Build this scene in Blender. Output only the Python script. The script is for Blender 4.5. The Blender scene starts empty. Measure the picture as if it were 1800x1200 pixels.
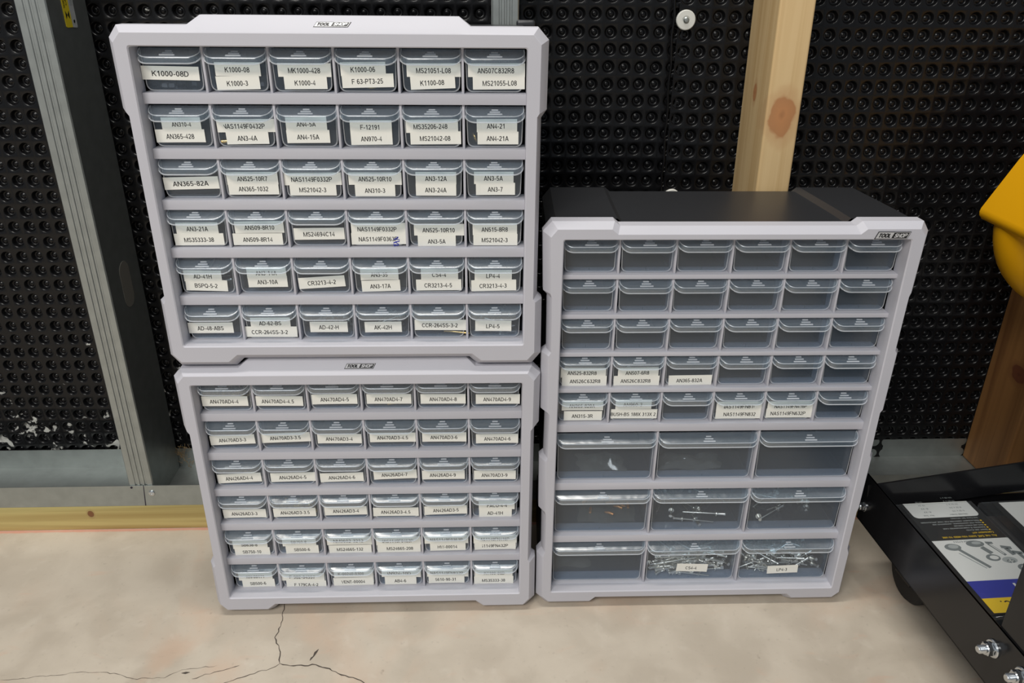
import bpy, bmesh, math, random
from mathutils import Matrix, Vector
import numpy as np
random.seed(7)
PI = math.pi
scn = bpy.context.scene
COL = scn.collection

# ---------------------------------------------------------------- camera
cam_d = bpy.data.cameras.new('camera'); cam_d.sensor_width = 36.0; cam_d.lens = 27.66
cam_d.clip_start = 0.02; cam_d.clip_end = 50
cam = bpy.data.objects.new('camera', cam_d); COL.objects.link(cam)
cam.matrix_world = (Matrix.Translation((0, -0.8984, 0.7033)) @ Matrix.Rotation(math.radians(-2.323), 4, 'Z')
                    @ Matrix.Rotation(math.radians(90 - 25.069), 4, 'X') @ Matrix.Rotation(math.radians(0.5285), 4, 'Z'))
scn.camera = cam

# ---------------------------------------------------------------- world, lamps, exposure
vs = scn.view_settings
scn.display_settings.display_device = 'sRGB'
vs.view_transform = 'Standard'; vs.look = 'None'; vs.gamma = 1.0; vs.exposure = 0.10
vs.use_curve_mapping = False
scn.cycles.transparent_max_bounces = 32
scn.cycles.max_bounces = 10
scn.cycles.sample_clamp_indirect = 6.0
w = bpy.data.worlds.new('world'); scn.world = w; w.use_nodes = True
bg = w.node_tree.nodes['Background']; bg.inputs[0].default_value = (0.80, 0.90, 1.0, 1); bg.inputs[1].default_value = 0.24

def area(name, loc, target, sx, sy, power, color=(1, 1, 1)):
    l = bpy.data.lights.new(name, 'AREA'); l.shape = 'RECTANGLE'; l.size = sx; l.size_y = sy
    l.energy = power; l.color = color
    o = bpy.data.objects.new(name, l); COL.objects.link(o); o.location = loc
    d = Vector(target) - Vector(loc); o.rotation_euler = d.to_track_quat('-Z', 'Y').to_euler()
    return o
area('ceiling_or_fill_lamp', (-0.20, -0.32, 2.45), (-0.20, -0.44, 0.0), 1.25, 0.18, 24, (1.0, 0.965, 0.90))
area('ceiling_or_fill_lamp', (-0.95, -2.5, 2.45), (-0.3, -0.2, 0.35), 1.4, 0.8, 66, (1.0, 0.97, 0.92))  # unseen fill light added behind the camera to brighten the front faces

# ---------------------------------------------------------------- materials
def new_mat(name):
    m = bpy.data.materials.new(name); m.use_nodes = True
    nt = m.node_tree
    return m, nt, nt.nodes['Principled BSDF']
def N(nt, t, **kw):
    n = nt.nodes.new(t)
    for k, v in kw.items():
        if k.startswith('i_'):
            key = k[2:]; n.inputs[int(key) if key.isdigit() else key].default_value = v
        else: setattr(n, k, v)
    return n
def L(nt, a, b): nt.links.new(a, b)
def c4(c): return (c[0], c[1], c[2], 1)
def simple(name, col, rough=0.5, metal=0.0, noise=0.0, nscale=40.0, bump=0.0, bscale=200.0, spec=0.5, coat=0.0):
    m, nt, p = new_mat(name)
    p.inputs['Base Color'].default_value = c4(col); p.inputs['Roughness'].default_value = rough
    p.inputs['Metallic'].default_value = metal; p.inputs['Specular IOR Level'].default_value = spec
    p.inputs['Coat Weight'].default_value = coat
    tc = N(nt, 'ShaderNodeTexCoord')
    if noise:
        nz = N(nt, 'ShaderNodeTexNoise'); nz.inputs['Scale'].default_value = nscale; nz.inputs['Detail'].default_value = 4
        L(nt, tc.outputs['Object'], nz.inputs['Vector'])
        mr = N(nt, 'ShaderNodeMapRange'); mr.inputs['From Min'].default_value = .3; mr.inputs['From Max'].default_value = .7
        mr.inputs['To Min'].default_value = 1 - noise; mr.inputs['To Max'].default_value = 1 + noise
        L(nt, nz.outputs['Fac'], mr.inputs['Value'])
        mx = N(nt, 'ShaderNodeVectorMath', operation='SCALE'); mx.inputs[0].default_value = col
        L(nt, mr.outputs['Result'], mx.inputs['Scale']); L(nt, mx.outputs['Vector'], p.inputs['Base Color'])
    if bump:
        nb = N(nt, 'ShaderNodeTexNoise'); nb.inputs['Scale'].default_value = bscale; nb.inputs['Detail'].default_value = 3
        L(nt, tc.outputs['Object'], nb.inputs['Vector'])
        bp = N(nt, 'ShaderNodeBump'); bp.inputs['Strength'].default_value = bump; bp.inputs['Distance'].default_value = 0.001
        L(nt, nb.outputs['Fac'], bp.inputs['Height']); L(nt, bp.outputs['Normal'], p.inputs['Normal'])
    return m
def clear(name, tint, diff_col, f_diff, rough=0.06, wave=0.0, refl=1.0, back=0.4):
    """thin clear plastic: mostly straight-through light, a little scatter, mirror-like sheen"""
    m, nt, p = new_mat(name); nt.nodes.remove(p)
    out = nt.nodes['Material Output']
    tr = N(nt, 'ShaderNodeBsdfTransparent'); tr.inputs[0].default_value = c4(tint)
    df = N(nt, 'ShaderNodeBsdfDiffuse'); df.inputs[0].default_value = c4(diff_col)
    tl = N(nt, 'ShaderNodeBsdfTranslucent'); tl.inputs[0].default_value = c4(diff_col)
    ms = N(nt, 'ShaderNodeMixShader'); ms.inputs[0].default_value = back; L(nt, df.outputs[0], ms.inputs[1]); L(nt, tl.outputs[0], ms.inputs[2])
    m1 = N(nt, 'ShaderNodeMixShader'); m1.inputs[0].default_value = f_diff; L(nt, tr.outputs[0], m1.inputs[1]); L(nt, ms.outputs[0], m1.inputs[2])
    gl = N(nt, 'ShaderNodeBsdfGlossy'); gl.inputs['Roughness'].default_value = rough; gl.inputs[0].default_value = (1, 1, 1, 1)
    fr = N(nt, 'ShaderNodeFresnel'); fr.inputs['IOR'].default_value = 1.5
    geo = N(nt, 'ShaderNodeNewGeometry')
    # front-side Fresnel only, so that the inside face of the sheet does not total-reflect
    mb = N(nt, 'ShaderNodeMath', operation='MULTIPLY_ADD'); mb.inputs[1].default_value = -1; mb.inputs[2].default_value = 1
    L(nt, geo.outputs['Backfacing'], mb.inputs[0])
    mm = N(nt, 'ShaderNodeMath', operation='MULTIPLY'); L(nt, fr.outputs[0], mm.inputs[0]); L(nt, mb.outputs[0], mm.inputs[1])
    mf = N(nt, 'ShaderNodeMath', operation='MULTIPLY'); mf.inputs[1].default_value = refl; L(nt, mm.outputs[0], mf.inputs[0])
    m2 = N(nt, 'ShaderNodeMixShader'); L(nt, mf.outputs[0], m2.inputs[0]); L(nt, m1.outputs[0], m2.inputs[1]); L(nt, gl.outputs[0], m2.inputs[2])
    L(nt, m2.outputs[0], out.inputs['Surface'])
    if wave:
        oi = N(nt, 'ShaderNodeObjectInfo'); tc = N(nt, 'ShaderNodeTexCoord')
        sc = N(nt, 'ShaderNodeMath', operation='MULTIPLY'); sc.inputs[1].default_value = 37.0; L(nt, oi.outputs['Random'], sc.inputs[0])
        nz = N(nt, 'ShaderNodeTexNoise', noise_dimensions='4D'); nz.inputs['Scale'].default_value = 52; nz.inputs['Detail'].default_value = 2
        L(nt, tc.outputs['Object'], nz.inputs['Vector']); L(nt, sc.outputs[0], nz.inputs['W'])
        bp = N(nt, 'ShaderNodeBump'); bp.inputs['Strength'].default_value = wave; bp.inputs['Distance'].default_value = 0.002
        L(nt, nz.outputs['Fac'], bp.inputs['Height']); L(nt, bp.outputs['Normal'], gl.inputs['Normal'])
    return m
def wood(name, light, dark, axis='Z', knots=(), grain=1.0, rough=0.6, knot_col=(0.16, 0.06, 0.02), green=None):
    """planed softwood: long stretched grain along an axis, with ring-shaped knots at (x,y,z,rx,ry,rz)"""
    m, nt, p = new_mat(name); p.inputs['Roughness'].default_value = rough
    tc = N(nt, 'ShaderNodeTexCoord'); mp = N(nt, 'ShaderNodeMapping')
    s = {'X': (1.2, 40, 40), 'Z': (40, 40, 1.2)}[axis]
    mp.inputs['Scale'].default_value = s; L(nt, tc.outputs['Object'], mp.inputs['Vector'])
    nz = N(nt, 'ShaderNodeTexNoise'); nz.inputs['Scale'].default_value = 1.6; nz.inputs['Detail'].default_value = 5; nz.inputs['Distortion'].default_value = 0.6
    L(nt, mp.outputs[0], nz.inputs['Vector'])
    mr = N(nt, 'ShaderNodeMapRange'); mr.inputs['From Min'].default_value = .42; mr.inputs['From Max'].default_value = .72; mr.inputs['To Max'].default_value = grain
    L(nt, nz.outputs['Fac'], mr.inputs['Value'])
    mx = N(nt, 'ShaderNodeMix', data_type='RGBA'); mx.inputs['A'].default_value = c4(light); mx.inputs['B'].default_value = c4(dark)
    L(nt, mr.outputs['Result'], mx.inputs['Factor']); col = mx.outputs['Result']
    if green:
        n2 = N(nt, 'ShaderNodeTexNoise'); n2.inputs['Scale'].default_value = 5; L(nt, mp.outputs[0], n2.inputs['Vector'])
        n2.inputs['Scale'].default_value = .5
        m3 = N(nt, 'ShaderNodeMix', data_type='RGBA'); m3.inputs['B'].default_value = c4(green); L(nt, col, m3.inputs['A'])
        r2 = N(nt, 'ShaderNodeMapRange'); r2.inputs['From Min'].default_value = .45; r2.inputs['From Max'].default_value = .65; r2.inputs['To Max'].default_value = .7
        L(nt, n2.outputs['Fac'], r2.inputs['Value']); L(nt, r2.outputs['Result'], m3.inputs['Factor']); col = m3.outputs['Result']
    for (x, y, z, rx, ry, rz) in knots:
        sb = N(nt, 'ShaderNodeVectorMath', operation='SUBTRACT'); sb.inputs[1].default_value = (x, y, z); L(nt, tc.outputs['Object'], sb.inputs[0])
        ml = N(nt, 'ShaderNodeVectorMath', operation='MULTIPLY'); ml.inputs[1].default_value = (1/rx, 1/ry, 1/rz); L(nt, sb.outputs[0], ml.inputs[0])
        ln = N(nt, 'ShaderNodeVectorMath', operation='LENGTH'); L(nt, ml.outputs[0], ln.inputs[0])
        nk = N(nt, 'ShaderNodeTexNoise'); nk.inputs['Scale'].default_value = 60; L(nt, tc.outputs['Object'], nk.inputs['Vector'])
        ad = N(nt, 'ShaderNodeMath', operation='MULTIPLY_ADD'); ad.inputs[1].default_value = .35; L(nt, nk.outputs['Fac'], ad.inputs[0]); L(nt, ln.outputs['Value'], ad.inputs[2])
        ramp = N(nt, 'ShaderNodeValToRGB'); e = ramp.color_ramp.elements
        kc = knot_col; md = tuple(0.5*a+0.5*b for a, b in zip(kc, light))
        e[0].position = 0.0; e[0].color = (*[0.6*v for v in kc], 1)
        e[1].position = 1.0; e[1].color = (*light, 0)
        for pos, cc, al in ((.30, tuple(1.15*v for v in kc), 1), (.60, kc, .95), (.67, md, .75), (.85, md, .35)):
            q = e.new(pos); q.color = (*cc, al)
            L(nt, ad.outputs[0], ramp.inputs[0])
        mk = N(nt, 'ShaderNodeMix', data_type='RGBA'); L(nt, ramp.outputs['Alpha'], mk.inputs['Factor']); L(nt, col, mk.inputs['A']); L(nt, ramp.outputs['Color'], mk.inputs['B'])
        col = mk.outputs['Result']
    L(nt, col, p.inputs['Base Color'])
    return m

M = {}
M['frame'] = simple('lavender_grey_plastic', (0.50, 0.495, 0.54), 0.52, spec=.35, noise=.02, nscale=8, bump=.04, bscale=900)
M['body'] = simple('black_plastic', (0.024, 0.025, 0.028), 0.38, bump=.05, bscale=600)
M['badge_black'] = simple('badge_black', (0.012, 0.012, 0.014), 0.35)
M['badge_white'] = simple('badge_silver', (0.62, 0.62, 0.63), 0.3, metal=.3)
M['tray'] = clear('clear_plastic', (0.90, 0.93, 0.955), (0.52, 0.61, 0.73), 0.075, 0.155, refl=1.3)
M['hood'] = clear('clear_plastic_handle', (0.86, 0.92, 0.96), (0.56, 0.69, 0.82), 0.07, 0.26, wave=.40, refl=4.0, back=.2)
M['paper'] = simple('label_paper', (0.84, 0.83, 0.765), 0.65)
M['ink'] = simple('label_ink', (0.015, 0.015, 0.017), 0.6)
M['blue_ink'] = simple('blue_ink', (0.02, 0.03, 0.42), 0.5)
M['silver'] = simple('bright_metal', (0.90, 0.88, 0.82), 0.34, metal=1.0)
M['brass'] = simple('brass_metal', (0.72, 0.50, 0.20), 0.30, metal=1.0)
M['dark_metal'] = simple('dark_metal', (0.20, 0.20, 0.21), 0.35, metal=.8)
M['zinc'] = simple('zinc_steel', (0.62, 0.65, 0.68), 0.24, metal=1.0)
M['galv'] = simple('galvanized_steel', (0.37, 0.395, 0.385), 0.42, metal=.85, noise=.08, nscale=60)
M['black_coat'] = simple('black_powder_coat', (0.010, 0.010, 0.011), 0.2, spec=.35)
M['rubber'] = simple('black_rubber', (0.010, 0.010, 0.011), 0.6)
M['yellow'] = simple('yellow_plastic', (0.74, 0.36, 0.003), 0.42, bump=.05, bscale=500)
M['washer'] = simple('white_plastic', (0.62, 0.62, 0.58), 0.5)
M['white_print'] = simple('white_print', (0.78, 0.77, 0.74), 0.5)
M['yellow_print'] = simple('yellow_print', (0.85, 0.55, 0.01), 0.5)
M['blue_print'] = simple('blue_print', (0.02, 0.03, 0.33), 0.5)
M['grey_print'] = simple('grey_print', (0.20, 0.22, 0.22), 0.5)
M['lgrey_print'] = simple('light_grey_print', (0.42, 0.44, 0.43), 0.5)
M['black_print'] = simple('black_print', (0.012, 0.012, 0.012), 0.4)
M['edge'] = clear('edge_highlight', (0.85, 0.9, 0.95), (0.97, 0.98, 1.0), 0.25, 0.96, back=.06, refl=2.0)  # near-white colour imitates the light caught along clear plastic edges
M['case_clear'] = clear('clear_case', (0.88, 0.90, 0.91), (0.5, 0.52, 0.54), 0.07, 0.08, wave=.1)
M['bag'] = clear('plastic_bag', (0.92, 0.93, 0.92), (0.8, 0.8, 0.75), 0.10, 0.12, wave=.5)
M['copper'] = simple('orange_copper', (0.75, 0.33, 0.12), 0.35, metal=.6)
M['sticker_yellow'] = simple('sticker_yellow', (0.72, 0.56, 0.02), 0.5)
M['sticker_grey'] = simple('sticker_grey', (0.45, 0.46, 0.45), 0.5)
M['crack'] = simple('crack_shadow', (0.07, 0.055, 0.045), 0.9)
M['marker'] = simple('marker_black', (0.02, 0.015, 0.03), 0.6)
M['dust'] = simple('straw_dust', (0.32, 0.22, 0.11), 0.9)

# ---------------------------------------------------------------- mesh helpers
class MB:
    def __init__(s): s.v = []; s.f = []; s.m = []
    def add(s, vs, fs, mi=0):
        o = len(s.v); s.v += [tuple(p) for p in vs]; s.f += [tuple(i + o for i in f) for f in fs]; s.m += [mi] * len(fs)
    def box(s, x0, x1, y0, y1, z0, z1, mi=0, mat=None):
        vs = [(x0,y0,z0),(x1,y0,z0),(x1,y1,z0),(x0,y1,z0),(x0,y0,z1),(x1,y0,z1),(x1,y1,z1),(x0,y1,z1)]
        if mat: vs = [mat @ Vector(p) for p in vs]
        s.add(vs, [(0,3,2,1),(4,5,6,7),(0,1,5,4),(1,2,6,5),(2,3,7,6),(3,0,4,7)], mi)
    def bbox(s, x0, x1, y0, y1, z0, z1, b=0.001, seg=2, mi=0, mat=None):
        bm = bmesh.new(); bmesh.ops.create_cube(bm, size=1)
        for v in bm.verts: v.co = ((x0+x1)/2+v.co.x*(x1-x0), (y0+y1)/2+v.co.y*(y1-y0), (z0+z1)/2+v.co.z*(z1-z0))
        bmesh.ops.bevel(bm, geom=bm.edges[:], offset=b, segments=seg, affect='EDGES', profile=.6)
        s.bm(bm, mi, mat)
    def bm(s, bm, mi=0, mat=None):
        bm.verts.index_update()
        vs = [(mat @ v.co) if mat else v.co.copy() for v in bm.verts]
        s.add(vs, [[v.index for v in f.verts] for f in bm.faces], mi); bm.free()
    def lathe(s, prof, n=24, mi=0, mat=None, cap=True):
        vs = []; fs = []
        for (r, z) in prof:
            for k in range(n): vs.append(Vector((r*math.cos(2*PI*k/n), r*math.sin(2*PI*k/n), z)))
        for i in range(len(prof)-1):
            for k in range(n): fs.append((i*n+k, i*n+(k+1) % n, (i+1)*n+(k+1) % n, (i+1)*n+k))
        if cap: fs.append(tuple(range(n))[::-1]); fs.append(tuple((len(prof)-1)*n+k for k in range(n)))
        if mat: vs = [mat @ p for p in vs]
        s.add(vs, fs, mi)
    def prism(s, poly, a0, a1, axis='Z', mi=0, mat=None):
        n = len(poly)
        def P(p, a): return {'Z': Vector((p[0], p[1], a)), 'Y': Vector((p[0], a, p[1])), 'X': Vector((a, p[0], p[1]))}[axis]
        vs = [P(p, a0) for p in poly] + [P(p, a1) for p in poly]
        if mat: vs = [mat @ p for p in vs]
        s.add(vs, [tuple(range(n))[::-1], tuple(range(n, 2*n))] + [(i, (i+1) % n, n+(i+1) % n, n+i) for i in range(n)], mi)
    def tube(s, pts, r, n=8, mi=0):
        pts = [Vector(p) for p in pts]; vs = []; fs = []
        for i, p in enumerate(pts):
            t = (pts[min(i+1, len(pts)-1)] - pts[max(i-1, 0)]).normalized()
            u = t.orthogonal().normalized(); w_ = t.cross(u)
            rr = r[i] if isinstance(r, (list, tuple)) else r
            for k in range(n): vs.append(p + u*rr*math.cos(2*PI*k/n) + w_*rr*math.sin(2*PI*k/n))
        for i in range(len(pts)-1):
            for k in range(n): fs.append((i*n+k, i*n+(k+1) % n, (i+1)*n+(k+1) % n, (i+1)*n+k))
        fs.append(tuple(range(n))[::-1]); fs.append(tuple((len(pts)-1)*n+k for k in range(n)))
        s.add(vs, fs, mi)
    def mesh(s, name, mats, smooth=None, fix=True):
        me = bpy.data.meshes.new(name); me.from_pydata([tuple(p) for p in s.v], [], s.f)
        for m in mats: me.materials.append(m)
        me.polygons.foreach_set('material_index', s.m)
        if fix:
            bm = bmesh.new(); bm.from_mesh(me); bmesh.ops.recalc_face_normals(bm, faces=bm.faces[:]); bm.to_mesh(me); bm.free()
        if smooth is not None:
            me.polygons.foreach_set('use_smooth', [True]*len(me.polygons)); me.set_sharp_from_angle(angle=math.radians(smooth))
        me.update(); return me
    def build(s, name, mats, parent=None, loc=(0,0,0), rz=0.0, smooth=None, fix=True):
        if not isinstance(mats, (list, tuple)): mats = [mats]
        return put(name, s.mesh(name, mats, smooth, fix), parent, loc, rz)
def put(name, me, parent=None, loc=(0,0,0), rz=0.0):
    o = bpy.data.objects.new(name, me); COL.objects.link(o); o.location = loc; o.rotation_euler = (0, 0, rz)
    if parent is not None: o.parent = parent
    return o
def tag(o, label=None, cat=None, group=None, kind=None):
    if label: o['label'] = label
    if cat: o['category'] = cat
    if group: o['group'] = group
    if kind: o['kind'] = kind
    return o
def thing(name, loc, label, cat, rz=0.0, group=None):
    o = bpy.data.objects.new(name, None); COL.objects.link(o); o.location = loc; o.rotation_euler = (0, 0, rz); o.empty_display_size = .05
    return tag(o, label, cat, group)
# plain sans-serif lettering drawn as strokes (cap height 1)
def _E(cx, cy, rx, ry, a0, a1, n=10):
    return [(cx+rx*math.cos(math.radians(a0+(a1-a0)*k/n)), cy+ry*math.sin(math.radians(a0+(a1-a0)*k/n))) for k in range(n+1)]
_l, _b, _t, _m = .08, .07, .93, .52
GL = {
 'A': (.70, [[(.05, 0), (.35, 1)], [(.65, 0), (.35, 1)], [(.16, .30), (.54, .30)]]),
 'B': (.68, [[(.08, 0), (.08, 1)], [(.08, _t), (.38, _t)]+_E(.38, .73, .19, .20, 90, -90)+[(.08, .53)], [(.08, .53), (.40, .53)]+_E(.40, .30, .21, .23, 90, -90)+[(.08, _b)]]),
 'C': (.72, [_E(.38, .5, .30, .43, 42, 318, 18)]),
 'D': (.72, [[(.08, 0), (.08, 1)], [(.08, _t), (.32, _t)]+_E(.32, .5, .31, .43, 90, -90, 14)+[(.08, _b)]]),
 'E': (.63, [[(.08, 0), (.08, 1)], [(.08, _t), (.60, _t)], [(.08, _m), (.56, _m)], [(.08, _b), (.61, _b)]]),
 'F': (.60, [[(.08, 0), (.08, 1)], [(.08, _t), (.58, _t)], [(.08, .50), (.52, .50)]]),
 'G': (.76, [_E(.38, .5, .30, .43, 42, 330, 18)+[(.66, .45), (.40, .45)]]),
 'H': (.71, [[(.08, 0), (.08, 1)], [(.63, 0), (.63, 1)], [(.08, .53), (.63, .53)]]),
 'I': (.26, [[(.13, 0), (.13, 1)]]),
 'J': (.52, [[(.43, 1), (.43, .28)]+_E(.25, .28, .18, .21, 0, -175)]),
 'K': (.70, [[(.08, 0), (.08, 1)], [(.63, 1), (.10, .40)], [(.27, .60), (.65, 0)]]),
 'L': (.56, [[(.08, 0), (.08, 1)], [(.08, _b), (.54, _b)]]),
 'M': (.84, [[(.08, 0), (.08, 1)], [(.76, 0), (.76, 1)], [(.08, 1), (.42, .03), (.76, 1)]]),
 'N': (.72, [[(.08, 0), (.08, 1)], [(.64, 0), (.64, 1)], [(.08, .98), (.64, .02)]]),
 'O': (.77, [_E(.385, .5, .315, .43, 0, 360, 24)]),
 'P': (.66, [[(.08, 0), (.08, 1)], [(.08, _t), (.38, _t)]+_E(.38, .70, .21, .23, 90, -90)+[(.08, .47)]]),
 'Q': (.77, [_E(.385, .5, .315, .43, 0, 360, 24), [(.44, .25), (.70, -.02)]]),
 'R': (.71, [[(.08, 0), (.08, 1)], [(.08, _t), (.40, _t)]+_E(.40, .715, .20, .215, 90, -90)+[(.08, .50)], [(.36, .50), (.65, 0)]]),
 'S': (.66, [_E(.33, .73, .23, .20, 20, 250, 12)+_E(.33, .29, .25, .22, 75, -165, 12)]),
 'T': (.62, [[(.31, 0), (.31, 1)], [(.02, _t), (.60, _t)]]),
 'U': (.71, [[(.08, 1), (.08, .33)]+_E(.355, .33, .275, .26, 180, 360, 12)+[(.63, 1)]]),
 'V': (.68, [[(.04, 1), (.34, 0), (.64, 1)]]),
 'W': (.95, [[(.04, 1), (.25, 0), (.475, 1), (.70, 0), (.91, 1)]]),
 'X': (.67, [[(.04, 0), (.63, 1)], [(.04, 1), (.63, 0)]]),
 'Y': (.66, [[(.04, 1), (.33, .45), (.62, 1)], [(.33, .47), (.33, 0)]]),
 'Z': (.62, [[(.05, _t), (.56, _t), (.06, _b), (.59, _b)]]),
 '0': (.56, [_E(.28, .5, .20, .43, 0, 360, 20)]),
 '1': (.56, [[(.34, 0), (.34, 1)], [(.34, .93), (.12, .72)]]),
 '2': (.56, [_E(.28, .70, .20, .23, 165, -25, 12)+[(.08, .09), (.09, _b), (.51, _b)]]),
 '3': (.56, [_E(.27, .73, .18, .20, 155, -85, 10)+_E(.27, .29, .21, .22, 85, -160, 12)]),
 '4': (.56, [[(.40, 0), (.40, .97), (.05, .30), (.53, .30)]]),
 '5': (.56, [[(.48, _t), (.15, _t), (.10, .50)]+_E(.27, .32, .21, .25, 125, -150, 14)]),
 '6': (.56, [_E(.29, .5, .21, .43, 50, 190, 10)+[(.08, .36)], _E(.29, .32, .20, .25, 0, 360, 18)]),
 '7': (.56, [[(.05, _t), (.50, _t), (.32, .50), (.22, 0)]]),
 '8': (.56, [_E(.28, .73, .18, .20, 0, 360, 16), _E(.28, .29, .21, .23, 0, 360, 18)]),
 '9': (.56, [_E(.27, .68, .20, .25, 0, 360, 18), _E(.27, .5, .21, .43, -130, 10, 10)+[(.48, .64)]]),
 '-': (.36, [[(.03, .36), (.33, .36)]]),
 '.': (.28, [[(.07, .07), (.21, .07)]]),
 ',': (.28, [[(.17, .12), (.09, -.12)]]),
 '/': (.32, [[(.02, 0), (.30, 1)]]),
 '&': (.72, [[(.68, 0), (.20, .68)]+_E(.33, .76, .15, .17, 200, -20, 10)+[(.16, .42)]+_E(.28, .26, .20, .20, 130, 330, 10)+[(.62, .45)]]),
 '!': (.28, [[(.14, .28), (.14, 1)], [(.07, .07), (.21, .07)]]),
 ' ': (.30, []),
}
for _c in 'abcdefghijklmnopqrstuvwxyz':                       # small print: reduced capitals stand in for lower case
    _w, _s = GL[_c.upper()]; GL[_c] = (_w*.80, [[(x*.80, y*.76) for x, y in p] for p in _s])
_tc = {}
def text_geo(txt, bold=.15):
    """a word as flat stroke quads, left end at x = 0; returns verts, faces, width"""
    if (txt, bold) in _tc: return _tc[(txt, bold)]
    V = []; Fc = []; x0 = 0.0; h = bold/2
    for ch in txt:
        w_, strokes = GL[ch]
        for p in strokes:
            n = len(p); closed = abs(p[0][0]-p[-1][0])+abs(p[0][1]-p[-1][1]) < 1e-6; o = len(V)
            for i in range(n):
                a = p[i-1] if i else (p[-2] if closed else p[0]); b = p[i+1] if i < n-1 else (p[1] if closed else p[-1]); q = p[i]
                def nrm(u, v):
                    dx, dy = v[0]-u[0], v[1]-u[1]; l = math.hypot(dx, dy)
                    return (-dy/l, dx/l) if l > 1e-9 else None
                n1, n2 = nrm(a, q), nrm(q, b); n1 = n1 or n2; n2 = n2 or n1
                mx, my = n1[0]+n2[0], n1[1]+n2[1]; l = math.hypot(mx, my) or 1; mx /= l; my /= l
                k = min(1.6, 1/max(.3, mx*n1[0]+my*n1[1]))*h
                V += [(x0+q[0]+mx*k, q[1]+my*k), (x0+q[0]-mx*k, q[1]-my*k)]
            Fc += [(o+2*i, o+2*i+1, o+2*i+3, o+2*i+2) for i in range(n-1)]
        x0 += w_+.07
    r = (V, Fc, x0-.07); _tc[(txt, bold)] = r; return r
def add_text(mb, txt, cx, cz, width, cap, to3d, mi, shear=0.0, bold=.15):
    vs, fs, w_ = text_geo(txt, bold); sx = width/w_
    mb.add([to3d(cx-width/2+x*sx+shear*(y-.5)*cap, cz-cap/2+y*cap) for (x, y) in vs], fs, mi)
# ---------------------------------------------------------------- floor
def floor_mat():
    m, nt, p = new_mat('concrete_floor'); p.inputs['Roughness'].default_value = .55
    tc = N(nt, 'ShaderNodeTexCoord'); V = tc.outputs['Object']
    def noise(scale, detail=5, dist=0.0, off=(0,0,0), sc=(1,1,1)):
        mp = N(nt, 'ShaderNodeMapping'); mp.inputs['Location'].default_value = off; mp.inputs['Scale'].default_value = sc; L(nt, V, mp.inputs['Vector'])
        n = N(nt, 'ShaderNodeTexNoise'); n.inputs['Scale'].default_value = scale; n.inputs['Detail'].default_value = detail; n.inputs['Distortion'].default_value = dist
        L(nt, mp.outputs[0], n.inputs['Vector']); return n.outputs['Fac']
    def ramp(v, a, b, hi=1.0):
        r = N(nt, 'ShaderNodeMapRange', interpolation_type='SMOOTHSTEP'); r.inputs['From Min'].default_value = a; r.inputs['From Max'].default_value = b; r.inputs['To Max'].default_value = hi
        L(nt, v, r.inputs['Value']); return r.outputs['Result']
    def mixc(f, a, b):
        x = N(nt, 'ShaderNodeMix', data_type='RGBA')
        L(nt, f, x.inputs['Factor'])
        if isinstance(a, tuple): x.inputs['A'].default_value = c4(a)
        else: L(nt, a, x.inputs['A'])
        x.inputs['B'].default_value = c4(b); return x.outputs['Result']
    c = mixc(ramp(noise(14, 9, .4), .35, .68), (0.56, 0.49, 0.40), (0.47, 0.405, 0.325))
    c = mixc(ramp(noise(5.5, 9, 1.0, (3, 1, 0)), .53, .74, .40), c, (0.58, 0.37, 0.25))        # rusty pink stains
    c = mixc(ramp(noise(9, 6, 2.0, (8, 2, 0), (1, 2.5, 1)), .60, .74, .30), c, (0.60, 0.38, 0.27))
    c = mixc(ramp(noise(40, 8, .3, (1, 7, 0)), .55, .78, .32), c, (0.66, 0.60, 0.51))           # pale scuffs
    c = mixc(ramp(noise(38, 3, 0, (5, 5, 0)), .70, .76, .6), c, (0.27, 0.21, 0.16))             # small specks
    c = mixc(ramp(noise(150, 2, 0, (2, 5, 0)), .60, .85, .35), c, (0.30, 0.25, 0.2))
    # red chalk line along the foot of the plate
    sp = N(nt, 'ShaderNodeSeparateXYZ'); L(nt, V, sp.inputs[0])
    ad = N(nt, 'ShaderNodeMath', operation='ADD'); ad.inputs[1].default_value = 0.0025; L(nt, sp.outputs['Y'], ad.inputs[0])
    ab = N(nt, 'ShaderNodeMath', operation='ABSOLUTE'); L(nt, ad.outputs[0], ab.inputs[0])
    wob = N(nt, 'ShaderNodeMath', operation='MULTIPLY_ADD'); wob.inputs[1].default_value = -.004; L(nt, noise(60, 4), wob.inputs[0]); L(nt, ab.outputs[0], wob.inputs[2])
    r = N(nt, 'ShaderNodeMapRange'); r.inputs['From Min'].default_value = -.001; r.inputs['From Max'].default_value = .0022; r.inputs['To Min'].default_value = .55; r.inputs['To Max'].default_value = 0
    L(nt, wob.outputs[0], r.inputs['Value'])
    c = mixc(r.outputs['Result'], c, (0.66, 0.19, 0.12))
    L(nt, c, p.inputs['Base Color'])
    bp = N(nt, 'ShaderNodeBump'); bp.inputs['Strength'].default_value = .10; bp.inputs['Distance'].default_value = .002
    L(nt, noise(60, 6), bp.inputs['Height']); L(nt, bp.outputs['Normal'], p.inputs['Normal'])
    return m
fl = MB(); fl.box(-2.6, 2.6, -3.6, 0.14, -0.06, 0.0)
floor = fl.build('floor', floor_mat()); tag(floor, kind='structure')

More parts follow.
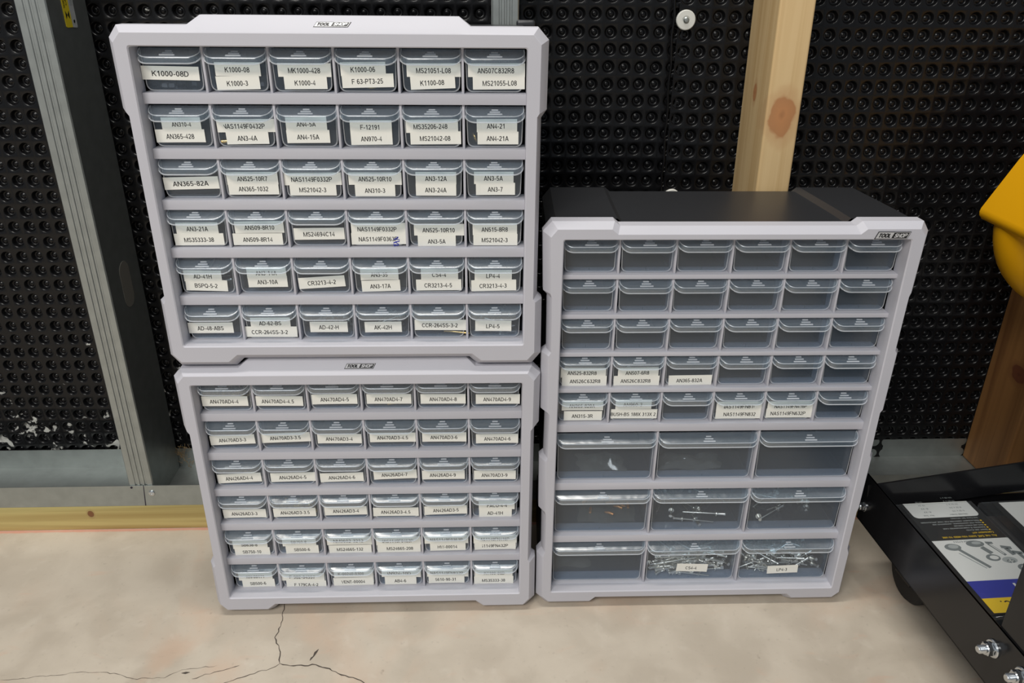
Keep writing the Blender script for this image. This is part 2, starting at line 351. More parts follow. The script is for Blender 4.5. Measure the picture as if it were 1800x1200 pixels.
def crack(pts, w0, seed, mat='crack', name='crack'):
    """a thin jagged strip: a hairline crack in the slab"""
    rnd = random.Random(seed); P = [Vector((x, y, 0)) for x, y in pts]; Q = []
    for a, b in zip(P[:-1], P[1:]):
        n_ = max(2, int((b-a).length/.004)); pr = Vector((-(b-a).y, (b-a).x, 0)).normalized()
        for k in range(n_): Q.append(a.lerp(b, k/n_) + (pr*rnd.uniform(-.0011, .0011) if k else Vector()))
    Q.append(P[-1]); mb = MB(); vs = []
    for i, q in enumerate(Q):
        t = (Q[min(i+1, len(Q)-1)]-Q[max(0, i-1)]).normalized(); pr = Vector((-t.y, t.x, 0))
        ww = w0*rnd.uniform(.35, 1.15)*(1 if 0 < i < len(Q)-1 else .2)
        vs += [q+pr*ww/2+Vector((0,0,.0004)), q-pr*ww/2+Vector((0,0,.0004))]
    mb.add(vs, [(2*i, 2*i+1, 2*i+3, 2*i+2) for i in range(len(Q)-1)])
    return mb.build(name, M[mat], floor)
crack([(-.2468,-.120),(-.2461,-.1514),(-.2433,-.1731),(-.2428,-.1957),(-.2455,-.2044),(-.2365,-.2217),(-.2330,-.232),(-.2307,-.2432)], .0012, 1)
crack([(-.2307,-.2432),(-.2397,-.2501),(-.2598,-.2574),(-.2845,-.2682),(-.315,-.281)], .0010, 2)
crack([(-.2307,-.2432),(-.2185,-.2467),(-.1903,-.246),(-.178,-.251),(-.1594,-.2611),(-.146,-.265),(-.1329,-.2726),(-.120,-.29)], .0014, 3)
crack([(-.53,-.2572),(-.5065,-.2556),(-.4422,-.2489),(-.41,-.2515),(-.3854,-.2599),(-.352,-.2595),(-.3369,-.2489),(-.30,-.2440)], .0005, 4)
crack([(-.275,-.2445),(-.300,-.253),(-.322,-.262)], .0008, 5)
crack([(-.1979,-.2400),(-.1950,-.234),(-.1912,-.2238)], .0034, 6)
crack([(-.336,-.2535),(-.327,-.2525)], .0035, 7)

# ---------------------------------------------------------------- dimpled black membrane lining the back wall
def membrane_mat():
    m, nt, p = new_mat('black_membrane'); p.inputs['Specular IOR Level'].default_value = .32
    tc = N(nt, 'ShaderNodeTexCoord'); V = tc.outputs['Object']
    nz = N(nt, 'ShaderNodeTexNoise'); nz.inputs['Scale'].default_value = 55; nz.inputs['Detail'].default_value = 6; nz.inputs['Distortion'].default_value = .5; L(nt, V, nz.inputs['Vector'])
    # plaster spatter low down on the left only
    sp = N(nt, 'ShaderNodeSeparateXYZ'); L(nt, V, sp.inputs[0])
    mz = N(nt, 'ShaderNodeMapRange'); mz.inputs['From Min'].default_value = .10; mz.inputs['From Max'].default_value = .24; mz.inputs['To Min'].default_value = .135; mz.inputs['To Max'].default_value = .0
    L(nt, sp.outputs['Z'], mz.inputs['Value'])
    mxx = N(nt, 'ShaderNodeMapRange'); mxx.inputs['From Min'].default_value = -.40; mxx.inputs['From Max'].default_value = -.30; mxx.inputs['To Min'].default_value = 1; mxx.inputs['To Max'].default_value = .0
    L(nt, sp.outputs['X'], mxx.inputs['Value'])
    ml = N(nt, 'ShaderNodeMath', operation='MULTIPLY'); L(nt, mz.outputs[0], ml.inputs[0]); L(nt, mxx.outputs[0], ml.inputs[1])
    ad = N(nt, 'ShaderNodeMath', operation='ADD'); L(nt, nz.outputs['Fac'], ad.inputs[0]); L(nt, ml.outputs[0], ad.inputs[1])
    r = N(nt, 'ShaderNodeMapRange'); r.inputs['From Min'].default_value = .745; r.inputs['From Max'].default_value = .775; L(nt, ad.outputs[0], r.inputs['Value'])
    mx = N(nt, 'ShaderNodeMix', data_type='RGBA'); mx.inputs['A'].default_value = (.0055, .0055, .0062, 1); mx.inputs['B'].default_value = (.42, .42, .39, 1)
    L(nt, r.outputs['Result'], mx.inputs['Factor']); L(nt, mx.outputs['Result'], p.inputs['Base Color'])
    mr = N(nt, 'ShaderNodeMapRange'); mr.inputs['To Min'].default_value = .27; mr.inputs['To Max'].default_value = .9; L(nt, r.outputs['Result'], mr.inputs['Value']); L(nt, mr.outputs[0], p.inputs['Roughness'])
    n2 = N(nt, 'ShaderNodeTexNoise'); n2.inputs['Scale'].default_value = 25; n2.inputs['Detail'].default_value = 3; L(nt, V, n2.inputs['Vector'])
    bp = N(nt, 'ShaderNodeBump'); bp.inputs['Strength'].default_value = .25; bp.inputs['Distance'].default_value = .004; L(nt, n2.outputs['Fac'], bp.inputs['Height']); L(nt, bp.outputs['Normal'], p.inputs['Normal'])
    return m
MEM = membrane_mat()
PX, PZ = .01925, .01972
def membrane(name, xc, zc, i0, i1, k0, k1, Y, seed):
    """a sheet of pressed dimples on a square grid: xc, zc is one dimple's centre"""
    n = 16; ang = np.arange(n)*2*PI/n + PI/n*0
    prof = [(.0079, 0.0), (.0074, .0003), (.0069, .0012), (.0060, .0046), (.0054, .0061), (.0036, .0064), (.0026, .0050), (.0015, .0046)]
    sq = []
    for a in ang:
        c_, s_ = math.cos(a), math.sin(a); q = max(abs(c_), abs(s_)); sq.append((c_/q*PX/2, 0, s_/q*PZ/2))
    tile = np.array(sq + [(r*math.cos(a), d, r*math.sin(a)) for r, d in prof for a in ang] + [(0, prof[-1][1], 0)])
    faces = []
    for j in range(len(prof)):
        for k in range(n): faces.append((j*n+k, j*n+(k+1) % n, (j+1)*n+(k+1) % n, (j+1)*n+k))
    quads = np.array(faces); c0 = len(prof)*n; tris = np.array([(c0+k, c0+(k+1) % n, len(tile)-1) for k in range(n)])
    cells = [(i, k) for i in range(i0, i1) for k in range(k0, k1)]
    rng = np.random.default_rng(seed); V = np.zeros((len(cells)*len(tile), 3)); T = len(tile)
    for q, (i, k) in enumerate(cells):
        t = tile.copy(); t[:, 1] *= rng.uniform(.85, 1.1); t[n:, 0] += rng.normal(0, .00025); t[n:, 2] += rng.normal(0, .00025)
        V[q*T:(q+1)*T] = t + np.array([xc+i*PX, 0, zc+k*PZ])
    V[:, 1] += Y + .0012*np.sin(V[:, 0]*23+seed)*np.sin(V[:, 2]*17+seed*2)
    off = (np.arange(len(cells))*T)
    Q = (quads[None]+off[:, None, None]).reshape(-1, 4); R3 = (tris[None]+off[:, None, None]).reshape(-1, 3)
    me = bpy.data.meshes.new(name); me.vertices.add(len(V)); me.vertices.foreach_set('co', V.ravel())
    nl = Q.size+R3.size; me.loops.add(nl); me.loops.foreach_set('vertex_index', np.concatenate([Q.ravel(), R3.ravel()]))
    npl = len(Q)+len(R3); me.polygons.add(npl)
    st = np.concatenate([np.arange(len(Q))*4, Q.size+np.arange(len(R3))*3]); me.polygons.foreach_set('loop_start', st)
    me.polygons.foreach_set('use_smooth', np.ones(npl, dtype=bool)); me.update(calc_edges=True); me.validate()
    me.materials.append(MEM)
    return put(name, me)
tag(membrane('wall_back', .0959, .6610, -54, 8, -31, 18, .0955, 1), kind='structure')
tag(membrane('wall_back', .2615, .6590, -1, 42, -31, 18, .0915, 2), kind='structure')
e = MB()                                       # curled free edge where the right-hand sheet laps over the left one
pts = []
for k in range(60):
    z = .045 + k*.0165; xx = .2300 + (z-.45)*-.018 + .0010*math.sin(k*1.9)
    pts.append((xx, .0905+.0008*math.sin(k*2.3), z))
e.tube(pts, .0016, 6); e.build('trim_1', MEM, smooth=60)['kind'] = 'structure'
bw = MB(); bw.box(-2.6, 2.6, .105, .14, 0, 2.6)
bk = bw.build('wall_back', simple('block_wall', (.05, .05, .05), .9)); tag(bk, kind='structure')

# white plastic fixing washers of the membrane
def washer(x, z, y, label):
    mb = MB(); R = Matrix.Translation((0, 0, 0)) @ Matrix.Rotation(PI/2, 4, 'X')
    mb.lathe([(.0112, -.002), (.0112, .0012), (.0104, .0020), (.0046, .0021), (.0040, .0014), (.0, .0013)], 28, 0, R, cap=False)
    r = thing('fixing_washer', (x, y, z), label, 'washer', group='membrane fixing washers')
    mb.build('disc', M['washer'], r, smooth=40)
    h = MB(); h.lathe([(.0034, .0008), (.0034, .0030), (.0022, .0042), (0, .0044)], 16, 0, R, cap=False); h.build('nail_head', M['galv'], r, smooth=40)
    return r
washer(.2403, .6555, .0880, 'round white fixing washer on the black membrane left of the wooden stud, high up')
wl = washer(.2434, .4437, .0880, 'round white washer just showing above the rear edge of the right organizer')
s = MB(); s.tube([(-.004,-.0026,.002),(-.001,-.0026,.006),(.0015,-.0026,.003),(.004,-.0026,.0065),(.006,-.0026,.003)], .0006, 5); s.build('pen_mark', M['blue_ink'], wl)

# ---------------------------------------------------------------- bottom plate, steel track, studs
X0, X1 = -1.15, 1.25
pl = MB(); pl.bbox(X0, X1, 0.0, .094, 0.0, .0400, .0015)
tag(pl.build('sole_plate', wood('treated_wood', (.54, .43, .17), (.30, .20, .06), 'X', [(-.5398, 0, .0265, .0095, .03, .012)], green=(.43, .40, .16)), smooth=40),
    'yellow-green treated wooden plate lying along the floor under the steel track', 'board')
t = .0011
tr = MB()
prof = [(-.0012, .0725), (-.0012, .0401), (.0928, .0401), (.0928, .0715), (.0917, .0715), (.0917, .0412), (-.0001, .0412), (-.0001, .0725)]
tr.prism(prof, X0, X1, 'X')
for v in range(len(tr.v)): pass
rt = thing('steel_track', (0, 0, 0), 'galvanized steel U-channel track lying on the wooden plate', 'track')
tr.build('channel', M['galv'], rt)
sc_ = MB(); R = Matrix.Rotation(PI/2, 4, 'X')
sc_.lathe([(.0040, 0), (.0040, .0012), (.0028, .0020), (.0010, .0020), (.0009, .0012), (0, .0012)], 14, 0, Matrix.Translation((-.4509, -.0012, .0606)) @ R, cap=False)
sc_.build('screw', M['zinc'], rt, smooth=40)
mk = MB(); mk.prism([(-.4602, .0735), (-.4594, .0735), (-.4622, .0402), (-.4634, .0402)], -.0016, -.0012, 'Y'); mk.build('marker_line', M['marker'], rt)
hd = MB(); hd.lathe([(.0016, 0), (.0016, .0006), (0, .0006)], 10, 0, Matrix.Translation((-.4762, -.0012, .0700)) @ R, cap=False); hd.build('hole', M['marker'], rt)

def steel_stud(x_left, x_right, label, open_left=True, holes=(), z1=2.4):
    """C-shaped metal stud: ribbed front flange, web on the right-hand side, rear flange"""
    r = thing('steel_stud', (x_left, 0, .0415), label, 'stud')
    W_ = x_right-x_left; d = .0905; h = z1; y0 = .0005
    gro = []
    for g in (.30, .50, .70): gro += [(W_*g-.0016, y0), (W_*g-.0008, y0+.0009), (W_*g+.0008, y0+.0009), (W_*g+.0016, y0)]
    outer = [(0, y0+.008), (0, y0+.0008), (.0008, y0)] + gro + [(W_-.0012, y0), (W_, y0+.0012), (W_, d-.0012), (W_-.0012, d), (0, d), (0, d-.008)]
    inner = [(t, d-.008), (t, d-t), (W_-t, d-t), (W_-t, y0+t+.0006), (t, y0+t+.0006), (t, y0+.008)]
    mb = MB(); mb.prism(outer+inner, 0, h, 'Z'); mb.build('channel', M['galv'], r)
    for (yc, zc, wy, wz) in holes:
        hb = MB(); n_ = 10; pts = []
        for k in range(n_+1): a = PI*k/n_; pts.append((yc+wy/2*math.cos(a), zc+wz/2-wy/2+wy/2*math.sin(a)))
        for k in range(n_+1): a = PI+PI*k/n_; pts.append((yc+wy/2*math.cos(a), zc-wz/2+wy/2+wy/2*math.sin(a)))
        hb.prism([(a, b) for a, b in pts], W_-.0002, W_+.0003, 'X'); hb.build('punched_hole', simple('hole_view', (.17, .16, .14), .7), r)
    return r
stl = steel_stud(-.4795, -.4475, 'galvanized steel stud on the left, with a yellow warning sticker near the top', holes=[(.0465, .345-.0415, .027, .060)])
sk = MB()
xw = .0320
sk.prism([(.0330, .6055), (.0352, .6045), (.0475, .6040), (.0475, .78), (.0330, .78)], xw+.0001, xw+.0004, 'X', 0)
sk.prism([(.0475, .6040), (.0572, .6032), (.0585, .6050), (.0585, .78), (.0475, .78)], xw+.0001, xw+.0004, 'X', 1)
def on_web(ang=0):
    return lambda a, b: (xw+.0006, a, b)
# lettering runs up the stud
def vert(a, b): return (xw+.0006, .0403-b, a)
add_text(sk, 'SHARP EDGES', .6375, .0036, .027, .0029, vert, 2)
add_text(sk, 'CAUTION', .6375, -.0014, .022, .0029, vert, 2)
sk.prism([(.0365, .6130), (.0365, .6210), (.0400, .6170)], xw+.0004, xw+.0006, 'X', 2)
sk.prism([(.0405, .6170), (.0445, .6130), (.0445, .6210)], xw+.0004, xw+.0006, 'X', 2)
sk.prism([(.0515, .6085), (.0545, .6085), (.0545, .6115), (.0515, .6115)], xw+.0004, xw+.0006, 'X', 2)
for k in range(5): sk.box(xw+.0004, xw+.0006, .0500+k*.0015, .0504+k*.0015, .626, .74, 3)
so = sk.build('warning_sticker', [M['sticker_yellow'], M['sticker_grey'], M['black_print'], M['grey_print']], stl)
so['label'] = 'yellow and grey warning sticker with a black triangle'
steel_stud(.0125, .0405, 'galvanized steel stud showing only above the stacked organizer')

def wood_stud(x0, x1, y0, y1, z0, z1, mat, label, lean=0.0):
    mb = MB(); mb.bbox(0, x1-x0, 0, y1-y0, 0, z1-z0, .003, 3)
    o = mb.build('wooden_stud', mat, loc=(x0, y0, z0), smooth=40); o.rotation_euler = (0, lean, 0); return tag(o, label, 'stud')
ws = wood('pine', (.66, .475, .245), (.50, .315, .13), 'Z', [(.0185, 0, .518, .031, .06, .050), (0, .0463, .538, .03, .012, .022)], grain=.8, knot_col=(.42, .19, .075))
wood_stud(.3262, .3652, .0005, .0912, .0413, 2.4, ws, 'pale pine wooden stud with a big oval knot, behind the right organizer', -.012)
wp = wood('dark_pine', (.215, .100, .030), (.12, .048, .013), 'Z', [(0, .028, .172, .03, .034, .026)], grain=1.0, knot_col=(.10, .03, .012))
wood_stud(.730, .770, .0005, .0912, .0413, 2.4, wp, 'dark reddish wooden stud at the far right, below the yellow hard hat')
d_ = MB(); rnd = random.Random(3)
for k in range(26):
    a = Vector((-.437+rnd.uniform(-.010, .012), .0905-rnd.uniform(.001, .006), .042+rnd.uniform(0, .03)))
    d_.tube([a, a+Vector((rnd.uniform(-.006, .006), rnd.uniform(-.004, 0), rnd.uniform(-.004, .012))), a+Vector((rnd.uniform(-.009, .009), rnd.uniform(-.004, 0), rnd.uniform(-.002, .018)))], .0003, 4)
tag(d_.build('straw_tuft', M['dust']), 'tuft of brown straw dust caught in the track beside the left steel stud', 'dust', kind='stuff')
# drawer labels: row, column, words, centre x, centre z (mm from the opening's corner), length, tilt, word offset, word length
LABELS = {
 'L2': [
  (0,0,'K1000-08D',25.8,262.5,50.9,-0.9,-0.3,32.6),
  (0,1,'K1000-08',86.1,266.3,40.3,0.0,-0.6,21.9),
  (0,1,'K1000-3',85.0,254.6,38.9,1.5,-0.7,18.9),
  (0,2,'MK1000-428',145.3,265.8,47.6,0.0,-0.4,28.7),
  (0,2,'K1000-4',145.4,255.2,38.5,0.6,-0.6,18.7),
  (1,0,'AN310-4',28.1,218.2,35.7,0.8,0.1,17.6),
  (1,0,'AN365-428',25.8,207.4,45.0,0.5,-0.3,25.5),
  (1,1,'NAS1149F0432P',86.5,216.6,52.9,0.5,-2.0,38.4),
  (1,1,'AN3-4A',86.8,205.7,38.9,0.9,-0.4,18.1),
  (1,2,'AN4-5A',142.2,218.8,37.7,0.8,-0.2,17.5),
  (1,2,'AN4-15A',143.1,207.1,39.8,0.6,-0.3,20.4),
  (0,3,'K1000-06',197.9,267.0,40.5,1.0,-0.3,22.0),
  (0, 3, 'F 63-PT3-25', 201.6, 256.9, 46.5, 1.4, -0.5, 28.2),
  (0,4,'MS21051-L08',261.2,266.3,48.8,0.2,-0.2,31.3),
  (0,4,'K1100-08',260.1,255.8,40.5,2.4,-0.6,21.7),
  (0,5,'AN507C832R8',318.0,266.5,51.7,0.3,-0.6,33.2),
  (0,5,'MS21055-L08',320.1,255.7,47.3,0.7,0.8,31.2),
  (1,3,'F-12191',201.3,215.9,38.6,0.1,-0.8,18.1),
  (1,3,'AN970-4',201.4,205.3,38.6,0.7,-0.3,19.5),
  (1,4,'MS35206-248',258.0,216.9,48.4,0.9,-1.4,31.4),
  (1,4,'MS21042-08',261.2,206.1,47.2,0.5,-0.6,28.5),
  (1,5,'AN4-21',318.4,217.4,37.7,0.3,-0.8,17.0),
  (1,5,'AN4-21A',319.4,206.1,38.4,0.1,-0.4,20.5),
  (2,0,'AN365-82A',28.1,163.1,51.6,1.4,-0.7,33.4),
  (2,1,'AN525-10R7',86.2,167.8,48.1,0.6,-0.2,28.4),
  (2,1,'AN365-1032',86.3,158.1,47.4,0.5,-0.3,28.0),
  (2,2,'NAS1149F0332P',142.7,167.4,55.2,0.5,-0.7,38.6),
  (2,2,'MS21042-3',142.6,157.3,44.1,0.0,-0.4,25.6),
  (3,0,'AN3-21A',26.9,118.8,40.5,0.4,-0.2,20.6),
  (3,0,'MS35333-38',27.4,107.9,47.8,0.7,-0.4,28.7),
  (3,1,'AN509-8R10',86.7,120.0,47.5,0.7,0.0,28.8),
  (3,1,'AN509-8R14',84.1,107.9,48.2,0.4,-0.3,28.7),
  (3,2,'MS24694C14',144.1,113.2,49.2,0.7,-0.2,30.5),
  (4,0,'AD-41H',24.1,69.4,37.3,-0.9,-0.2,17.9),
  (4,0,'BSPQ-5-2',26.8,59.5,41.4,-1.7,-0.8,22.5),
  (4,1,'AN3-14A',87.4,72.4,39.2,0.4,-0.3,20.8),
  (4,1,'AN3-10A',87.8,63.0,39.3,0.6,-0.4,20.4),
  (4,2,'CR3213-4-2',141.8,62.3,46.7,3.7,-0.2,28.4),
  (2,3,'AN525-10R10',202.2,167.7,50.4,0.0,-0.2,31.5),
  (2,3,'AN310-3',201.6,156.6,38.3,0.1,-0.2,19.4),
  (2,4,'AN3-12A',260.1,168.2,38.8,0.1,0.0,20.6),
  (2,4,'AN3-24A',259.9,157.2,38.7,-0.3,-0.3,20.5),
  (2,5,'AN3-5A',315.4,168.3,37.9,0.0,-0.4,18.1),
  (2,5,'AN3-7',317.0,157.6,37.7,0.3,-0.2,14.3),
  (3,3,'NAS1149F0332P',202.2,118.2,53.1,-0.1,-1.4,38.2),
  (3,3,'NAS1149F0363P',201.9,108.2,53.6,0.4,-0.5,38.2),
  (3,4,'AN525-10R10',261.4,116.8,49.2,-0.1,-0.4,31.7),
  (3,4,'AN3-5A',258.9,105.3,37.5,0.3,-0.2,17.4),
  (3,5,'AN515-8R8',316.4,117.6,43.8,0.4,-0.2,25.9),
  (3,5,'MS21042-3',316.9,106.8,43.7,-0.1,-0.7,25.7),
  (4,3,'AN3-35',200.2,70.8,38.0,0.9,-0.3,16.7),
  (4,3,'AN3-17A',201.1,58.6,38.8,1.5,-0.7,20.6),
  (4,4,'CS4-4',260.5,70.2,37.4,-0.2,-0.5,14.3),
  (4,4,'CR3213-4-5',259.4,59.0,45.7,0.4,-0.6,28.0),
  (4,5,'LP4-4',314.7,69.1,37.6,-0.3,-0.2,13.8),
  (4,5,'CR3213-4-3',315.2,58.6,45.6,0.9,-0.7,27.7),
  (5,0,'AD-48-ABS',23.8,12.9,45.7,0.1,-0.3,26.6),
  (5,1,'AD-62-BS',85.2,17.9,40.6,0.0,-0.5,22.6),
  (5,1,'CCR-264SS-3-2',84.8,8.0,53.3,-0.4,-1.6,37.0),
  (5,2,'AD-42-H',144.4,12.9,38.7,-0.1,-0.1,20.2),
  (5,3,'AK-42H',200.4,12.4,38.1,0.3,-0.3,18.1),
  (5,4,'CCR-264SS-3-2',260.0,14.7,53.4,-0.6,-0.9,37.0),
  (5,5,'LP4-5',314.7,13.4,37.6,-0.6,-0.5,14.0),
 ],
 'L1': [
  (0,0,'AN470AD4-4',26.6,258.5,48.9,0.0,-0.9,30.4),
  (0,1,'AN470AD4-4.5',84.5,258.1,50.1,-0.6,-1.8,34.4),
  (0,2,'AN470AD4-5',143.2,258.8,48.6,0.4,-0.0,30.5),
  (0,3,'AN470AD4-7',201.6,258.7,48.1,-0.2,-0.5,29.9),
  (0,4,'AN470AD4-8',260.1,258.1,48.8,-0.2,-0.1,29.6),
  (0,5,'AN470AD4-9',319.4,257.5,47.9,-0.2,-0.8,30.0),
  (1,0,'AN470AD3-3',27.3,209.1,49.0,2.3,-0.2,29.8),
  (1,1,'AN470AD3-3.5',85.8,211.3,53.5,1.8,-0.7,33.7),
  (1,2,'AN470AD3-4',144.4,209.1,48.3,-0.4,-0.4,29.5),
  (1,3,'AN470AD3-4.5',203.1,210.7,50.4,0.0,-0.2,34.1),
  (1,4,'AN470AD3-6',260.1,210.2,48.9,-0.4,-0.5,29.8),
  (1,5,'AN470AD4-6',318.6,207.9,47.0,0.1,0.4,29.5),
  (2,0,'AN426AD4-4',28.5,159.1,48.6,2.4,-0.6,30.4),
  (2,1,'AN426AD4-5',88.0,158.8,50.1,0.8,-0.5,30.5),
  (2,2,'AN426AD4-6',142.8,157.9,48.9,1.3,-0.2,29.9),
  (2,3,'AN426AD4-7',203.3,161.6,48.7,1.6,-1.0,29.2),
  (2,4,'AN426AD4-9',257.7,160.2,48.2,0.2,-0.8,29.5),
  (2,5,'AN470AD3-9',316.1,159.1,47.6,-0.2,-0.5,29.5),
  (3,0,'AN426AD3-3',27.7,109.8,48.9,0.6,-0.6,29.6),
  (3,1,'AN426AD3-3.5',84.8,110.7,48.7,0.8,0.3,33.5),
  (3,2,'AN426AD3-4',143.4,111.6,48.9,0.9,0.1,30.0),
  (3,3,'AN426AD3-4.5',201.3,109.7,52.6,-0.3,-0.4,34.1),
  (3,4,'AN426AD3-5',258.9,111.2,49.3,1.5,0.2,29.7),
  (3,5,'FACO-4-4',318.2,116.3,41.7,0.4,0.4,23.3),
  (3,5,'AD-41H',316.7,105.8,38.2,-0.1,-0.3,18.1),
  (4,0,'SB638-8',28.0,65.2,40.2,-0.6,-1.3,19.0),
  (4,0,'SB750-10',29.6,55.0,40.9,0.3,-0.9,21.7),
  (4,1,'SB750-8',85.3,67.7,39.3,0.3,-0.7,18.3),
  (4,1,'SB500-6',88.0,56.8,38.5,0.3,-0.5,18.7),
  (4,2,'NM9602-3212',143.9,67.8,52.9,0.3,-1.2,35.1),
  (4,2,'MS24665-132',144.4,55.5,50.1,0.5,-0.6,31.0),
  (4,3,'NAS1149F0463P',202.0,67.4,52.4,0.0,-2.0,38.4),
  (4,3,'MS24665-208',202.1,56.5,51.1,-0.1,1.0,31.0),
  (4,4,'NAS1149F0363P',258.5,68.3,51.8,0.0,-0.0,38.3),
  (4,4,'HW-00014',260.0,57.9,42.2,0.5,-0.5,23.2),
  (4,5,'NAS1149FN416P',316.2,67.2,51.3,0.0,-2.0,37.8),
  (4,5,'NAS1149FN432P',316.4,57.6,49.1,0.2,-4.5,39.6),
  (5,0,'KN-00171',27.4,15.8,40.3,0.1,-0.1,21.4),
  (5,0,'SB500-6',30.2,5.7,38.7,1.2,-0.9,19.1),
  (5, 1, 'F 982-04357', 84.0, 15.1, 52.3, -1.2, -0.6, 30.6),
  (5, 1, 'F 179CA-4-2', 87.6, 3.4, 47.8, -0.7, -0.3, 28.7),
  (5,2,'K-00240-0300',145.1,18.4,47.0,0.0,-3.2,31.1),
  (5,2,'VENT-00004',144.4,6.3,48.4,0.7,-0.5,28.5),
  (5,3,'AN924-10D',202.6,18.2,47.1,-1.3,-3.6,30.3),
  (5,3,'AB4-6',201.4,6.8,38.1,0.3,-0.4,14.1),
  (5,4,'NAS1149FN832P',258.7,17.2,49.8,-0.8,-1.2,39.4),
  (5,4,'5610-90-31',257.1,7.7,43.5,0.1,-1.0,25.5),
  (5,5,'K1100-06D',314.6,16.3,46.0,-1.2,0.8,25.0),
  (5,5,'MS35333-38',314.6,5.4,47.8,0.0,-0.2,28.1),
 ],
 'R': [
  (3,0,'AN525-832R8',28.1,289.0,48.9,-0.5,-1.4,31.6),
  (3,0,'AN526C632R8',29.4,279.1,48.8,0.1,0.9,33.3),
  (3,1,'AN507-6R8',87.5,289.2,44.0,0.7,-0.9,25.6),
  (3,1,'AN526C832R8',86.2,279.4,49.8,0.1,-0.9,32.6),
  (3,2,'AN365-832A',145.2,279.1,47.3,0.6,-0.8,28.4),
  (4,0,'AN365-820A',29.1,248.1,45.9,-0.1,-0.6,28.4),
  (4,0,'AN315-3R',29.9,235.4,42.3,-0.1,-0.6,23.3),
  (4,1,'AN960-3',85.6,249.1,40.0,-0.1,-0.8,21.0),
  (4, 1, 'BUSH-BS 188X 313X 2', 86.8, 237.2, 51.6, -0.6, -0.8, 50.1),
  (4,3,'NAS1149FN816P',203.5,246.2,51.0,0.1,1.7,41.6),
  (4,3,'NAS1149FN832P',203.5,236.5,50.8,-0.2,3.2,39.3),
  (4,4,'NAS1149FN416P',260.8,246.1,51.2,-0.1,0.6,36.5),
  (4,4,'NAS1149FN632P',260.4,237.3,51.8,-0.2,-0.9,39.4),
  (7,1,'CS4-4',174.5,19.1,38.4,-2.8,-1.1,13.9),
  (7,2,'LP4-3',287.8,14.5,38.0,2.1,-0.7,12.9),
 ],
}
# ---------------------------------------------------------------- small-parts organizers
mm = .001
FLOORZ = .0266                      # opening corner above the foot of the frame
def organizer_frame(O, F, W_, H_, tops, thick, cols, y_led=.012):
    """O: outer outline (x, z, setback), F: front-face outline (x, z), both clockwise; grid of shelves and dividers; all in mm"""
    mb = MB(); bm = bmesh.new(); n = len(O)
    vf = [bm.verts.new((x*mm, 0, z*mm)) for x, z in F]
    vo = [bm.verts.new((x*mm, b*mm, z*mm)) for x, z, b in O]
    vr = [bm.verts.new((x*mm, .022, z*mm)) for x, z, b in O]
    r_ = 2.2
    def ring(y, ins=0):
        pts = []
        for cx, cz, a0 in ((W_-r_, H_-r_, 0), (r_, H_-r_, 90), (r_, r_, 180), (W_-r_, r_, 270)):
            for k in range(4): a = math.radians(a0+k*30); pts.append(bm.verts.new(((cx+(r_)*math.cos(a))*mm, y, (cz+(r_)*math.sin(a))*mm)))
        return pts
    h0 = ring(0); h1 = ring(.0012); h2 = ring(y_led+.002); hb = ring(.022)
    for v in h0: v.co.x += (.0010 if v.co.x > W_*mm/2 else -.0010); v.co.z += (.0010 if v.co.z > H_*mm/2 else -.0010)
    # bevel of the front face edge
    vb = []
    for k in range(n):
        a, b = vf[k].co, vo[k].co; vb.append(bm.verts.new(a.lerp(b, .10)+Vector((0, .0, 0))))
    for k in range(n):
        k2 = (k+1) % n
        vb[k].co.y = .0006
    cx, cz = W_*mm/2, H_*mm/2
    for k in range(n):
        k2 = (k+1) % n
        bm.faces.new((vf[k], vf[k2], vb[k2], vb[k])); bm.faces.new((vb[k], vb[k2], vo[k2], vo[k])); bm.faces.new((vo[k], vo[k2], vr[k2], vr[k]))
    m_ = len(h0)
    for k in range(m_):
        k2 = (k+1) % m_
        bm.faces.new((h0[k], h0[k2], h1[k2], h1[k])); bm.faces.new((h1[k], h1[k2], h2[k2], h2[k])); bm.faces.new((h2[k], h2[k2], hb[k2], hb[k]))
    def loop_edges(vs):
        return [bm.edges.get((vs[k], vs[(k+1) % len(vs)])) for k in range(len(vs))]
    bmesh.ops.triangle_fill(bm, use_beauty=True, use_dissolve=False, edges=loop_edges(vf)+loop_edges(h0))
    bmesh.ops.triangle_fill(bm, use_beauty=True, use_dissolve=False, edges=loop_edges(vr)+loop_edges(hb))
    bmesh.ops.recalc_face_normals(bm, faces=bm.faces[:])
    mb.bm(bm)
    x0, x1 = -.4*mm, (W_+.4)*mm
    for tp in tops: mb.bbox(x0, x1, y_led, 0.036, (tp-thick[tp])*mm, tp*mm, .0011, 2)
    mb.bbox(x0, x1, y_led+.002, .036, -3*mm, .3*mm, .0008, 2)           # bottom sill
    edges = [H_]+list(tops)+[0]
    for r in range(len(edges)-1):
        z1 = edges[r]-(thick[edges[r]] if r else 0); z0 = edges[r+1]; nc = cols[r]
        for c in range(1, nc):
            x = W_*c/nc; mb.bbox((x-1.2)*mm, (x+1.2)*mm, y_led+.0025, .036, (z0-1)*mm, (z1+1)*mm, .0008, 2)
    return mb
